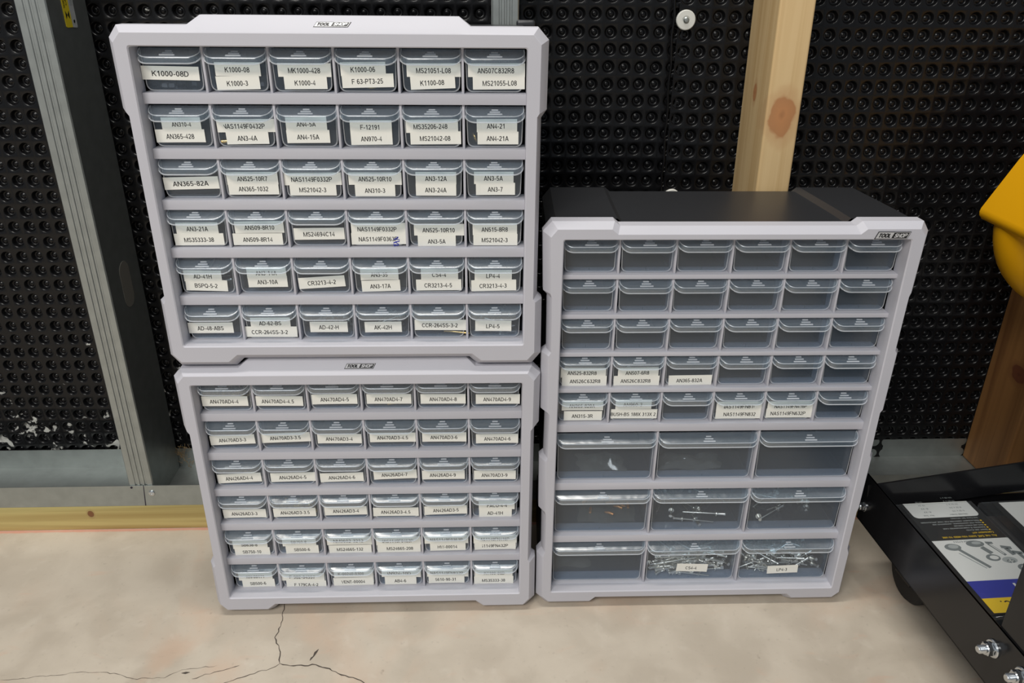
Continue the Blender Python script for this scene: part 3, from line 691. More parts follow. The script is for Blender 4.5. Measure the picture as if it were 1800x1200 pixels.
def organizer_body(O, W_, H_, tops, thick, cols, depth=.158, drop=0.0):
    mb = MB(); n = len(O); cx = W_/2; cz = H_/2
    rings = []
    for y, ins in ((.0225, 5.0), (.055, 5.5), (depth-.004, 9.0), (depth, 11.5)):
        pts = []
        for (x, z, b) in O:
            dx = -ins if x > cx else ins
            zz = z-(ins if z > cz else -ins*(1 if z > -30 else 1))
            if z < 0: zz = z+ (1.0 if ins < 6 else 2.5)
            if z > cz and abs(z-max(q[1] for q in O)) < 15: zz = z-ins*.35-drop
            pts.append(Vector(((x+dx)*mm, y, zz*mm)))
        rings.append(pts)
    vs = [p for r in rings for p in r]; fs = []
    for i in range(len(rings)-1):
        for k in range(n): fs.append((i*n+k, i*n+(k+1) % n, (i+1)*n+(k+1) % n, (i+1)*n+k))
    fs.append(tuple((len(rings)-1)*n+k for k in range(n)))
    mb.add(vs, fs)
    i0 = len(mb.v); W3, H3 = W_*mm, H_*mm                                 # the hollow
    mb.add([(0,.037,0),(W3,.037,0),(W3,.037,H3),(0,.037,H3),(0,.148,0),(W3,.148,0),(W3,.148,H3),(0,.148,H3)],
           [(0,1,5,4),(1,2,6,5),(2,3,7,6),(3,0,4,7),(4,5,6,7)])
    for tp in tops: mb.box(0, W3, .037, .147, (tp-2.2)*mm, tp*mm)
    edges = [H_]+list(tops)+[0]
    for r in range(len(edges)-1):
        z1 = edges[r]-(thick[edges[r]] if r else 0); z0 = edges[r+1]; nc = cols[r]
        for c in range(1, nc): mb.box((W_*c/nc-1)*mm, (W_*c/nc+1)*mm, .037, .147, (z0)*mm, (z1)*mm)
    return mb
def tray_mesh(w, h, name, depth=.128):
    """open-topped clear drawer: rounded bottom corners, a little narrower at the foot; origin at the middle of its front bottom edge"""
    bm = bmesh.new(); r = 5.5; tb = 1.0
    prof = [(-w/2, h), (-w/2+tb, r)]
    for k in range(1, 5): a = math.radians(180+k*22.5); prof.append((-w/2+tb+r+r*math.cos(a), r+r*math.sin(a)))
    prof += [(-x, z) for x, z in prof[::-1]]
    n = len(prof)
    f = [bm.verts.new((x*mm, 0, z*mm)) for x, z in prof]; b = [bm.verts.new((x*mm*.985, depth, z*mm)) for x, z in prof]
    for k in range(n-1): bm.faces.new((f[k], f[k+1], b[k+1], b[k]))
    bm.faces.new(f[::-1]); bm.faces.new(b)
    bmesh.ops.recalc_face_normals(bm, faces=bm.faces[:])
    bmesh.ops.solidify(bm, geom=bm.faces[:], thickness=.0011)
    mb = MB(); mb.bm(bm)
    # near-white painted highlight where the front panel turns into floor and sides
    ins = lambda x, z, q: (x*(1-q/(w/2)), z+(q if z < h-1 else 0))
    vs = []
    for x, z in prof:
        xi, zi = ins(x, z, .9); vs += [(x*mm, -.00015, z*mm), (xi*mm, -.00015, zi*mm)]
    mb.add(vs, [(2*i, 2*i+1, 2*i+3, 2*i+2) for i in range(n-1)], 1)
    mb.lathe([(.0006, -.0001), (.0005, .0024), (0, .0026)], 6, 0, Matrix.Translation((0, .0018, .0014)), cap=False)   # moulding nib
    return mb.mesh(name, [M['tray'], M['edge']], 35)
def hood_mesh(w, h, name, b=11.5, a=7.0, lip=5.4, ext=2.0):
    """scooped finger pull: sloping top with rounded front corners and a hanging lip"""
    r = min(9.5, b+ext-1); hw = w/2; y0 = ext; yf = -b
    def plan(ins):
        rr = max(r-ins, 1.0); pts = [(-hw+ins, y0)]
        for k in range(8): t_ = math.radians(180+k*90/7); pts.append((-hw+ins+rr+rr*math.cos(t_), yf+ins+rr+rr*math.sin(t_)))
        return pts+[(-x, y) for x, y in pts[::-1]]
    zs = lambda y: h-a*min(1.15, max(0, -y+ext)/(b+ext))
    rings = []
    for ins, dz in ((1.9, 0.0), (1.1, 0.0), (.55, -.12), (.16, -.5), (0, -1.1), (-.10, -lip+.6), (-.12, -lip)):
        rings.append([Vector((x*mm, y*mm, (zs(y)+dz)*mm)) for x, y in plan(ins)])
    bm = bmesh.new(); R_ = [[bm.verts.new(p) for p in rg] for rg in rings]; n = len(R_[0])
    for i in range(len(R_)-1):
        for k in range(n-1): bm.faces.new((R_[i][k], R_[i][k+1], R_[i+1][k+1], R_[i+1][k]))
    bm.faces.new(R_[0])
    bmesh.ops.recalc_face_normals(bm, faces=bm.faces[:])
    up = sum((f.normal.z for f in bm.faces if abs(f.normal.z) > .5))
    if up < 0: bmesh.ops.reverse_faces(bm, faces=bm.faces[:])
    bmesh.ops.solidify(bm, geom=bm.faces[:], thickness=.0011)
    mb = MB(); mb.bm(bm)
    mb.tube([p+Vector((0, -.00005, 0)) for p in rings[-1]], .00062, 8, 1)           # rounded lower edge of the lip, coloured as a highlight
    mb.tube([p.lerp(q, .5) for p, q in zip(rings[3], rings[2])], .00045, 8, 1)      # rounded ridge between slope and lip, its bright line also in the colour
    sl = math.atan2(a, b+ext)
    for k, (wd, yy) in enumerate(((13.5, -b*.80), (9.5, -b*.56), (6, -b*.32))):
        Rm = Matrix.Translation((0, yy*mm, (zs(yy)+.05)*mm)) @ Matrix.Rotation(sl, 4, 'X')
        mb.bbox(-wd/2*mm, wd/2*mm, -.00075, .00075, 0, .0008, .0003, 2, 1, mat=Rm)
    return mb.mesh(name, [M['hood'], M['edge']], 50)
DW, DH, BW, BH = 53.4, 36.8, 110.0, 60.8
TRAY, HOOD = tray_mesh(DW, DH, 'tray'), hood_mesh(54.6, DH, 'pull')
TRAYL, HOODL = tray_mesh(BW, BH, 'tray_large'), hood_mesh(112.0, BH, 'pull_large')
Y_FACE = .0185
def label_strip(parent, txt, cx, cz, length, tilt, toff, tw, layer, z0, xoff, scribble=False):
    mb = MB(); h = 11.8; y1 = -.00012-.00022*layer; y0 = y1-.00018
    R = Matrix.Translation(((cx-xoff)*mm, 0, (cz-z0)*mm)) @ Matrix.Rotation(-math.radians(tilt), 4, 'Y')
    nseg = 8; vs = []; rnd = random.Random(txt+str(cx)); cu = rnd.uniform(-.00025, .0004)
    for i in range(nseg+1):
        u = -1+2*i/nseg; yb = -abs(cu)*abs(u)**6*1.5
        for zz in (-h/2, h/2):
            vs += [R @ Vector((u*length/2*mm, y0+yb, zz*mm)), R @ Vector((u*length/2*mm, y1, zz*mm))]
    fs = []
    for i in range(nseg):
        o = i*4; fs += [(o, o+4, o+6, o+2), (o+1, o+3, o+7, o+5), (o, o+1, o+5, o+4), (o+2, o+6, o+7, o+3)]
    fs += [(0, 2, 3, 1), (nseg*4, nseg*4+1, nseg*4+3, nseg*4+2)]
    mb.add(vs, fs, 0)
    cap = max(2.9, min(4.6, tw/(text_geo(txt)[2])*1.0))
    tz = -.5
    add_text(mb, txt, toff*mm, tz*mm, tw*mm, cap*mm, lambda a, b: R @ Vector((a, y0-.00006, b)), 1)
    mats = [M['paper'], M['ink']]
    if scribble:
        rnd = random.Random(5); pts = [(length*.30+rnd.uniform(-2, 4.5), y0/mm-.2, 4-1.1*k*.55+rnd.uniform(-1.2, 1.2)) for k in range(15)]
        mb.tube([R @ Vector((a*mm, b*mm, (c-3.0)*mm)) for a, b, c in pts], .00045, 5, 2); mats.append(M['blue_ink'])
    return mb.build('label_strip', mats, parent, fix=False)
LSEEN = {}
def fill_drawers(root, key, W_, H_, tops, thick, cols, rows_big=()):
    """one drawer copied into every cell: tray with its finger pull, plus its own paper labels"""
    edges = [H_]+list(tops)+[0]; rnd = random.Random(key); D = {}
    for r in range(len(edges)-1):
        nc = cols[r]; z0 = edges[r+1]+.9
        for c in range(nc):
            xc = W_*(c+.5)/nc+rnd.uniform(-.5, .5); big = r in rows_big
            dy = rnd.uniform(-.0006, .0012)
            d_ = put('drawer', TRAYL if big else TRAY, root, (xc*mm, Y_FACE+dy, z0*mm+FLOORZ), rnd.uniform(-.006, .006))
            d_.rotation_euler.x = rnd.uniform(-.012, .012)
            h_ = put('handle', HOODL if big else HOOD, d_)
            D[(r, c)] = (d_, xc, z0)
    cnt = {}
    for (r, c, txt, cx, cz, ln, tilt, toff, tw) in LABELS[key]:
        d_, xc, z0 = D[(r, c)]; k = cnt.get((r, c), 0); cnt[(r, c)] = k+1
        label_strip(d_, txt, cx, cz, ln, tilt, toff, tw, k, z0, xc, scribble=(key == 'L2' and (r, c) == (3, 3) and k == 1))
    return D
def badge(root, x, y, z, w, h, tilt, shear=.42):
    """maker's badge: slanted plate, black word on silver and silver word on black"""
    mb = MB(); R = Matrix.Translation((x, y, z)) @ Matrix.Rotation(tilt, 4, 'X')
    def slab(x0, x1, z0, z1, y0, y1, mi):
        sh = lambda zz: shear*zz
        mb.prism([(x0+sh(z0), z0), (x1+sh(z0), z0), (x1+sh(z1), z1), (x0+sh(z1), z1)], y0, y1, 'Y', mi, R)
    slab(-w/2, w/2, -h/2, h/2, -.0004, .0006, 0)
    slab(-w/2+.0006, -.0002, -h/2+.0006, h/2-.0006, -.0006, -.0003, 1)
    slab(.0008, w/2-.0013, -h/2+.0004, h/2-.0004, -.00055, -.0003, 0)
    for zz in (-h/2+.0006, h/2-.0006): slab(0, w/2-.0006, zz-.00018, zz+.00018, -.0007, -.0003, 1)
    slab(w/2-.0011, w/2-.0006, -h/2+.0006, h/2-.0006, -.0007, -.0003, 1)
    for txt, cx, mi, ww in (('TOOL', -w*.25, 0, w*.37), ('SHOP', w*.235, 1, w*.37)):
        add_text(mb, txt, cx, 0, ww, h*.52, lambda a, b: R @ Vector((a, -.00085, b)), mi, shear=shear, bold=.26)
    return mb.build('logo_badge', [M['badge_black'], M['badge_white']], root, fix=False)

# left pair: one model, six rows of six
W1, H1 = 345.0, 286.4
half = [(-10, 303.4, 8), (49.5, 303.4, 8), (60, 311.3, 16)]
def mirror(pts, W_): return [(W_-p[0],)+tuple(p[1:]) for p in pts[::-1]]
left_dn = [(-10, 303.4, 8), (-19.5, 293, 12), (-19, 233.3, 12), (-14, 226, 12), (-13.8, 51.5, 12), (-18.8, 47, 12), (-19.2, -14, 12), (-9.5, -26.6, 12), (47, -26.6, 12), (55.5, -18.6, 12)]
O1 = [left_dn[0]]+left_dn[1:]+mirror(left_dn[1:], W1)+[(W1+10, 303.4, 8), (W1-49.5, 303.4, 8), (W1-60, 311.3, 16), (60, 311.3, 16), (49.5, 303.4, 8)]
lF = [(-5, 297.5), (-12, 289.5), (-11.6, 231.0), (-9.6, 227.8), (-9.4, 50.0), (-11.4, 47.0), (-11.6, -9), (-4.5, -17.5), (43, -17.5), (52.5, -9.5)]
F1 = [lF[0]]+lF[1:]+mirror(lF[1:], W1)+[(W1+5, 297.5), (W1-52.5, 297.5), (W1-62, 297.5), (62, 297.5), (52.5, 297.5)]
T1 = [246.4, 196.8, 148.4, 100.3, 50.3]; TH1 = {t_: 9.8 for t_ in T1}
COLS1 = [6]*6
fr_mesh = organizer_frame(O1, F1, W1, H1, T1, TH1, COLS1).mesh('frame', [M['frame']], 22)
bo_mesh = organizer_body(O1, W1, H1, T1, TH1, COLS1, drop=2.8).mesh('body', [M['body']], 30)
def left_unit(key, loc, yaw, label):
    r = thing('drawer_organizer', (loc[0], loc[1], loc[2]-FLOORZ), label, 'drawer organizer', math.radians(yaw), 'parts organizers')
    put('frame', fr_mesh, r, (0, 0, FLOORZ)); put('body', bo_mesh, r, (0, 0, FLOORZ))
    badge(r, .1755, .0088-.0012, .3043+FLOORZ, .0300, .0062, -math.radians(90-40))
    return r, fill_drawers(r, key, W1, H1, T1, TH1, COLS1)
org_low, D_low = left_unit('L1', (-.30395, -.1679, .0266), -.164, 'grey-framed organizer of six drawer rows standing on the floor beneath the stacked one')
org_top, D_top = left_unit('L2', (-.3040, -.1656, .3572), -.293, 'grey-framed organizer of six drawer rows stacked on top of the left-hand pair')
hb = MB(); hb.bbox(.3405, .3600, .145, .1565, .3205, .3290, .003, 3); hb.build('hanging_tab', M['body'], org_top, smooth=40)

# right-hand unit: five rows of six small drawers over three rows of three large ones
K_ = 1.0765; W2, H2 = 344.75, 443.86
ld = [(-11.8, 461, 8), (-20.5, 450, 12), (-18.6, 388, 12), (-14.2, 383.5, 12), (-13.4, 322.5, 12), (-18.8, 318.5, 12), (-18, 250.5, 12), (-12.8, 247, 12), (-13, 192, 12), (-18, 187.5, 12), (-17.2, 119, 12), (-13, 113.6, 12), (-12.4, 60.5, 12), (-18, 53, 12), (-17.6, -11.5, 12), (-6.5, -24.2, 12), (51.5, -24.2, 12), (57.5, -18, 12)]
O2 = [ld[0]]+ld[1:]+mirror(ld[1:], W2)+[(W2+11.8, 461, 8), (W2-49.5, 461, 8), (W2-55, 456.4, 8), (55, 456.4, 8), (49.5, 461, 8)]
def inset(p):
    x, z = p[0], p[1]; return (x+7.2 if x < -15 else x+4.0, z)
lf2 = [(-6.5, 454.8), (-12.8, 447)]+[inset(p) for p in ld[2:14]]+[(-10.4, -7), (-2.5, -14.8), (47, -14.8), (54, -8.5)]
F2 = [lf2[0]]+lf2[1:]+mirror(lf2[1:], W2)+[(W2+6.5, 454.8), (W2-46.5, 454.8), (W2-52.5, 449.6), (52.5, 449.6), (46.5, 454.8)]
T2 = [404.0, 360.3, 316.8, 273.2, 228.4, 150.5, 75.2]
TH2 = {404.0: 5.2, 360.3: 5.2, 316.8: 5.2, 273.2: 5.2, 228.4: 10.0, 150.5: 10.0, 75.2: 9.8}
COLS2 = [6]*5+[3]*3
FLOORZ_R = .0242
org_r = thing('drawer_organizer', (.0799, -.1652, .0239-.0239), 'taller grey-framed black organizer at right with three rows of large drawers below', 'drawer organizer', math.radians(-.300), 'parts organizers')
FLOORZ = .0242
organizer_frame(O2, F2, W2, H2, T2, TH2, COLS2).build('frame', M['frame'], org_r, (0, 0, FLOORZ), smooth=22)
organizer_body(O2, W2, H2, T2, TH2, COLS2).build('body', M['body'], org_r, (0, 0, FLOORZ), smooth=30)
badge(org_r, .3238, -.0004, .4488+FLOORZ, .0325, .0075, 0)
D_r = fill_drawers(org_r, 'R', W2, H2, T2, TH2, COLS2, rows_big=(5, 6, 7))
FLOORZ = .0266
# ---------------------------------------------------------------- loose hardware lying in the drawers
def drawer_matrix(root, d_):
    return (Matrix.Translation(root.location) @ Matrix.Rotation(root.rotation_euler.z, 4, 'Z') @ Matrix.Translation(d_.location)
            @ d_.rotation_euler.to_matrix().to_4x4())
RX = Matrix.Rotation(PI/2, 4, 'Y')
def blind_rivet_mesh(name, pin, body, r_pin=.0010, r_body=.0018, r_fl=.0035, mat='silver'):
    mb = MB()
    mb.lathe([(r_body*1.15, -body-.0022), (r_body*1.2, -body-.0008), (r_body, -body), (r_body, -.0006), (r_fl, -.0004), (r_fl*.95, .0005), (r_fl*.5, .0012), (r_pin, .0013), (r_pin, pin-.001), (r_pin*.4, pin)], 10, 0, RX)
    return mb.mesh(name, [M[mat]], 40)
def solid_rivet_mesh(name, ln, r=.0017, rh=.0030, mat='brass'):
    mb = MB(); mb.lathe([(r*.85, -ln), (r, -ln+.0004), (r, 0), (rh, .0001), (rh*.95, .0008), (rh*.6, .0017), (.0004, .0020)], 10, 0, RX)
    return mb.mesh(name, [M[mat]], 40)
def screw_mesh(name, ln, mat='silver'):
    mb = MB(); pr = [(.0012, -ln)]
    for k in range(int(ln/.0009)): pr += [(.0017, -ln+.0003+k*.0009), (.00145, -ln+.00075+k*.0009)]
    pr += [(.0016, 0), (.0036, .0001), (.0036, .0016), (.003, .0024), (.0004, .0025)]
    mb.lathe(pr, 10, 0, RX); return mb.mesh(name, [M[mat]], 40)
def washer_mesh(name, ro, ri, th, mat):
    mb = MB(); mb.lathe([(ri, 0), (ro, 0), (ro, th), (ri, th), (ri, 0)], 18, 0, cap=False); return mb.mesh(name, [M[mat]], 40)
def nut_mesh(name, af, hole, th, mat):
    mb = MB(); n_ = 6; R0 = af/2/math.cos(PI/6); hx = [(R0*math.cos(k*PI/3), R0*math.sin(k*PI/3)) for k in range(6)]
    bm = bmesh.new(); lo = [bm.verts.new((x, y, 0)) for x, y in hx]; hi = [bm.verts.new((x, y, th)) for x, y in hx]
    il = [bm.verts.new((hole*math.cos(k*PI/6), hole*math.sin(k*PI/6), 0)) for k in range(12)]; ih = [bm.verts.new((hole*math.cos(k*PI/6), hole*math.sin(k*PI/6), th)) for k in range(12)]
    for k in range(6):
        bm.faces.new((lo[k], lo[(k+1) % 6], hi[(k+1) % 6], hi[k]))
        for V_, W_ in ((lo, il), (hi, ih)):
            bm.faces.new((V_[k], W_[2*k], W_[2*k+1])); bm.faces.new((V_[k], W_[2*k+1], V_[(k+1) % 6])); bm.faces.new((V_[(k+1) % 6], W_[2*k+1], W_[(2*k+2) % 12]))
    for k in range(12): bm.faces.new((il[k], il[(k+1) % 12], ih[(k+1) % 12], ih[k]))
    mb.bm(bm); return mb.mesh(name, [M[mat]], 30)
def scatter(me, name, cat, label, group, root, d_, w_, n_, a, b, zlo=.0018, zstep=.0, y0=.004, y1=.118, pitch=.12, seed=1, xr=None, flat=False, zr=0.0):
    """loose pieces dropped one above the other, kept inside the drawer walls; a..b is the piece's reach along its own axis"""
    rnd = random.Random(seed); Mx = drawer_matrix(root, d_); k = 0; tries = 0; lo, hi = xr or (-w_/2+.003, w_/2-.003)
    while k < n_ and tries < 6000:
        tries += 1
        x, y, yaw, pt = rnd.uniform(lo, hi), y0+(y1-y0)*rnd.random()**1.5, rnd.uniform(0, 2*PI), rnd.uniform(-pitch, pitch)
        z = zlo+k*zstep+zr*rnd.random()**1.3
        if flat: pts = [Vector((x-b, y-b, z)), Vector((x+b, y+b, z))]; R = Matrix.Rotation(yaw, 4, 'Z') @ Matrix.Rotation(pt, 4, 'X')
        else:
            R = Matrix.Rotation(yaw, 4, 'Z') @ Matrix.Rotation(pt, 4, 'Y'); pts = [Vector((x, y, z))+R @ Vector((q, 0, 0)) for q in (a, b)]
        if any(not (lo-.001 <= p.x <= hi+.001 and y0-.001 <= p.y <= .121) for p in pts): continue
        dz = max(0, zlo-min(p.z for p in pts))
        o = bpy.data.objects.new(name, me); COL.objects.link(o)
        o.matrix_world = Mx @ Matrix.Translation((x, y, z+dz)) @ R; tag(o, label, cat, group); k += 1
def one(me, name, cat, label, root, d_, x, y, z, yaw, pt=0.0, group=None):
    o = bpy.data.objects.new(name, me); COL.objects.link(o)
    o.matrix_world = drawer_matrix(root, d_) @ Matrix.Translation((x, y, z)) @ Matrix.Rotation(yaw, 4, 'Z') @ Matrix.Rotation(pt, 4, 'Y'); return tag(o, label, cat, group)
wS, wB = .048, .105
riv_long = blind_rivet_mesh('rivet_long', .040, .009); riv_short = blind_rivet_mesh('rivet_short', .026, .007, .0009, .0017, .0036)
br = solid_rivet_mesh('solid_rivet', .0075); brl = solid_rivet_mesh('solid_rivet_long', .013); dk = nut_mesh('hex_nut', .0075, .0022, .0035, 'dark_metal')
pin = blind_rivet_mesh('rivet_pin', .024, .006, .0007, .0013, .0027); gold = solid_rivet_mesh('gold_pin', .026, .0012, .0020)
wgold = washer_mesh('gold_washer', .0048, .0026, .0009, 'brass'); scw = screw_mesh('screw', .014); wsil = washer_mesh('silver_washer', .0046, .0025, .0009, 'silver')
R_ = D_r; T_ = D_top; B_ = D_low
scatter(riv_long, 'blind_rivet', 'rivet', 'long silver blind rivet in the heaped bottom drawer marked CS4-4', 'rivets in the CS4-4 drawer', org_r, R_[7, 1][0], wB, 85, -.012, .040, zlo=.003, zr=.032, pitch=.34, seed=11, y0=.003, y1=.022)
scatter(riv_short, 'blind_rivet', 'rivet', 'short silver blind rivet in the heaped bottom drawer marked LP4-3', 'rivets in the LP4-3 drawer', org_r, R_[7, 2][0], wB, 85, -.010, .026, zlo=.003, zr=.026, pitch=.6, seed=12, y0=.004, y1=.06)
scatter(riv_long, 'blind_rivet', 'rivet', 'silver blind rivet in the unlabelled middle large drawer above CS4-4', 'rivets in the drawer above CS4-4', org_r, R_[6, 1][0], wB, 16, -.012, .040, zlo=.003, zstep=.0007, pitch=.15, seed=13)
scatter(riv_short, 'blind_rivet', 'rivet', 'silver blind rivet in the unlabelled large drawer above LP4-3', 'rivets in the drawer above LP4-3', org_r, R_[6, 2][0], wB, 14, -.010, .026, zlo=.003, zstep=.0006, pitch=.25, seed=14)
scatter(br, 'solid_rivet', 'rivet', 'brass-coloured solid rivet in the drawer marked AN470AD4-4', 'rivets in the AN470AD4-4 drawer', org_low, B_[0, 0][0], wS, 26, -.008, .002, zlo=.0035, zstep=.0002, pitch=.3, seed=21, y1=.05)
scatter(br, 'solid_rivet', 'rivet', 'brass-coloured solid rivet in the drawer marked AN470AD4-5', 'rivets in the AN470AD4-5 drawer', org_low, B_[0, 2][0], wS, 3, -.008, .002, zlo=.0035, pitch=.1, seed=24, y1=.018)
one(brl, 'solid_rivet', 'rivet', 'long brass-coloured rivet in the drawer marked AN470AD4-7', org_low, B_[0, 3][0], .010, .006, .0040, .25)
scatter(br, 'solid_rivet', 'rivet', 'brass-coloured solid rivet in the drawer marked AN426AD4-4', 'rivets in the AN426AD4-4 drawer', org_low, B_[2, 0][0], wS, 3, -.008, .002, zlo=.0035, pitch=.1, seed=26, y1=.02)
scatter(br, 'solid_rivet', 'rivet', 'small rivet heaped in the drawer marked AN426AD3-3.5', 'rivets in the AN426AD3-3.5 drawer', org_low, B_[3, 1][0], wS, 22, -.008, .002, zlo=.0035, zstep=.0002, pitch=.3, seed=27, y1=.04)
scatter(dk, 'hex_nut', 'nut', 'dark steel nut in the drawer marked K1000-08D', 'nuts in the K1000-08D drawer', org_top, T_[0, 0][0], wS, 7, -.004, .0045, zlo=.0022, pitch=.1, seed=31, y1=.03, flat=True)
scatter(dk, 'hex_nut', 'nut', 'dark steel nut in the drawer marked K1000-3', 'nuts in the K1000-3 drawer', org_top, T_[0, 1][0], wS, 9, -.004, .0045, zlo=.0022, zstep=.0006, pitch=.3, seed=32, y1=.03, flat=True)
one(wgold, 'washer', 'washer', 'gold washer leaning in the drawer marked AN4-21A', org_top, T_[1, 5][0], -.0195, .006, .0075, .2, 1.2)
one(brl, 'bolt', 'bolt', 'gold bolt end in the drawer marked AN3-4A', org_top, T_[1, 1][0], -.012, .005, .0042, .3)
one(wgold, 'washer', 'washer', 'gold washer flat in the drawer marked F 63-PT3-25', org_top, T_[0, 3][0], .002, .007, .0025, .2)
scatter(wgold, 'washer', 'washer', 'gold washer in the drawer marked NAS1149F0363P', 'washers in the NAS1149F0363P drawer', org_top, T_[3, 3][0], wS, 26, -.004, .005, zlo=.0022, zstep=.0002, pitch=.35, seed=33, y1=.04, flat=True)
scatter(wgold, 'washer', 'washer', 'gold nut or washer in the drawer marked AN365-1032', 'pieces in the AN365-1032 drawer', org_top, T_[2, 1][0], wS, 6, -.004, .005, zlo=.0022, zstep=.0004, pitch=.3, seed=34, y1=.03, flat=True)
for (rc, sd, lab) in (((5, 2), 41, 'AD-42-H'), ((5, 3), 42, 'AK-42H'), ((5, 5), 43, 'LP4-5'), ((4, 0), 44, 'BSPQ-5-2')):
    scatter(pin, 'blind_rivet', 'rivet', 'small silver blind rivet in the drawer marked '+lab, 'rivets in the %s drawer' % lab, org_top, T_[rc][0], wS, 9 if rc != (5, 3) else 4, -.009, .024, zlo=.0035, zstep=.0007, pitch=.3, seed=sd, y0=.005, y1=.05)
for k, (x, y, yaw) in enumerate(((.006, .006, 2.9), (.002, .010, 3.0), (-.001, .014, 2.82))):
    one(gold, 'gold_rivet', 'rivet', 'gold pin lying in the drawer marked CCR-264SS-3-2, right-hand one of that name', org_top, T_[5, 4][0], x, y, .0042+.0010*k, yaw, 0, 'pins in the CCR-264SS-3-2 drawer')
scatter(scw, 'screw', 'screw', 'silver screw in the drawer marked CR3213-4-3', 'screws in the CR3213-4-3 drawer', org_top, T_[4, 5][0], wS, 8, -.015, .003, zlo=.0045, zstep=.0006, pitch=.2, seed=51, y1=.03)
scatter(scw, 'screw', 'screw', 'silver screw in the drawer marked AN526C832R8', 'screws in the AN526C832R8 drawer', org_r, R_[3, 1][0], wS, 6, -.015, .003, zlo=.0045, zstep=.0006, pitch=.2, seed=52, y1=.03)
scatter(wsil, 'washer', 'washer', 'silver washer in the drawer marked NAS1149FN432P', 'washers in the NAS1149FN432P drawer', org_low, B_[4, 5][0], wS, 6, -.004, .005, zlo=.0022, zstep=.0005, pitch=.2, seed=53, y1=.03, flat=True)

def bag(d_, sx, sy, seed, label, bits=0, x=0, y=.012):
    """crumpled clear plastic bag"""
    rnd = random.Random(seed); nx, ny = 18, 14; vs = []
    ph = [rnd.uniform(0, 6) for _ in range(6)]
    for side in (0, 1):
        for j in range(ny+1):
            for i in range(nx+1):
                u, v = i/nx, j/ny; ed = min(u, 1-u, v, 1-v)
                z = (.0010+.010*min(1, ed*5)*(.55+.45*math.sin(9*u+ph[0])*math.sin(7*v+ph[1])) + .002*math.sin(23*u+ph[2])*math.sin(19*v+ph[3])*min(1, ed*8)) if side else .0004
                vs.append((x+(u-.5)*sx+.002*math.sin(11*v+ph[4]), y+v*sy+.002*math.sin(9*u+ph[5]), .0022+max(z, .0004 if not side else .0006)))
    fs = []; o_ = (nx+1)*(ny+1)
    for j in range(ny):
        for i in range(nx):
            a = j*(nx+1)+i; fs += [(a, a+nx+1, a+nx+2, a+1), (o_+a, o_+a+1, o_+a+nx+2, o_+a+nx+1)]
    r = bpy.data.objects.new('plastic_bag', None); COL.objects.link(r); r.matrix_world = drawer_matrix(org_r, d_); r.empty_display_size = .03; tag(r, label, 'bag')
    mb = MB(); mb.add(vs, fs); mb.build('film', M['bag'], r, smooth=60, fix=False)
    for k in range(bits):
        m2 = MB(); a = Vector((x+rnd.uniform(-.4, .4)*sx, y+rnd.uniform(.1, .7)*sy, .004+rnd.uniform(0, .003))); t_ = rnd.uniform(0, PI)
        m2.tube([a, a+Vector((math.cos(t_)*.006, math.sin(t_)*.006, .001)), a+Vector((math.cos(t_)*.011, math.sin(t_)*.011, .0))], [.0016, .0020, .0010], 8)
        m2.build('fitting', M['copper'], r, smooth=50)
bag(R_[6, 0][0], .07, .06, 3, 'clear plastic bag of orange fittings in the leftmost large drawer of the middle row', 9, .012)
bag(R_[5, 0][0], .055, .035, 4, 'crumpled clear plastic bag in the left large drawer of the upper row', 0, 0)
bag(R_[5, 1][0], .075, .03, 5, 'crumpled clear plastic bag in the middle large drawer of the upper row', 0, -.01)
bag(R_[7, 0][0], .05, .05, 6, 'crumpled clear plastic bag in the unlabelled bottom left drawer', 0, -.03, .02)

# ---------------------------------------------------------------- black steel cart at the right
CY = math.radians(2.8)
cart = thing('utility_cart', (.4705, -.107, 0), 'black steel cart with a lipped lower tray, at the right edge', 'cart', CY)
ZB, ZT, LX, LY = .084, .150, .52, -.43
mb = MB(); tk = .0016
mb.box(0, LX, LY, 0, ZB, ZB+tk)
mb.box(0, tk, LY, 0, ZB, ZT); mb.box(LX-tk, LX, LY, 0, ZB, ZT); mb.box(0, LX, -tk, 0, ZB, ZT-.040); mb.box(0, LX, LY, LY+tk, ZB, ZT)
mb.box(-.0004, .0022, LY, 0, ZT-.0018, ZT); mb.box(LX-.0022, LX, LY, 0, ZT-.0018, ZT)
mb.build('tray', M['black_coat'], cart)
up = MB(); up.bbox(tk+.0002, tk+.0024, -.345, -.252, ZB+.004, .80, .0006); up.bbox(tk+.0002, .060, -.3472, -.345, ZB+.004, .80, .0006)
up.build('corner_upright', M['black_coat'], cart)
ba = MB(); Rb = Matrix.Translation((.003, -.010, .0975)) @ Matrix.Rotation(-math.radians(7.2), 4, 'Y')
ba.bbox(0, .50, -.0022, 0, 0, .043, .0006, mat=Rb); 
ba.build('brace_bar', M['black_coat'], cart)
def bolt(y, z, s=1.0):
    R = Matrix.Translation((-.0001, y, z)) @ Matrix.Rotation(-PI/2, 4, 'Y') @ Matrix.Scale(s, 4)
    b = MB(); b.lathe([(.0090, 0), (.0090, .0012), (.0082, .0022), (.0066, .0024)], 24, 0, R, cap=False)
    b.prism([(.0068*math.cos(k*PI/3), .0068*math.sin(k*PI/3)) for k in range(6)], .0020, .0080, 'Z', 0, R)
    b.lathe([(.0060, .0080), (.0055, .0090), (.0040, .0092)], 20, 0, R, cap=False)
    pr = []
    for k in range(8): pr += [(.0040, .0085+k*.0009), (.0035, .0089+k*.0009)]
    b.lathe(pr+[(.0030, .0160), (0, .0162)], 16, 0, R, cap=False)
    b.build('bolt', M['zinc'], cart, smooth=35)
bolt(-.2545, .1255); bolt(-.2935, .1315); bolt(-.0100, .1085, .8)
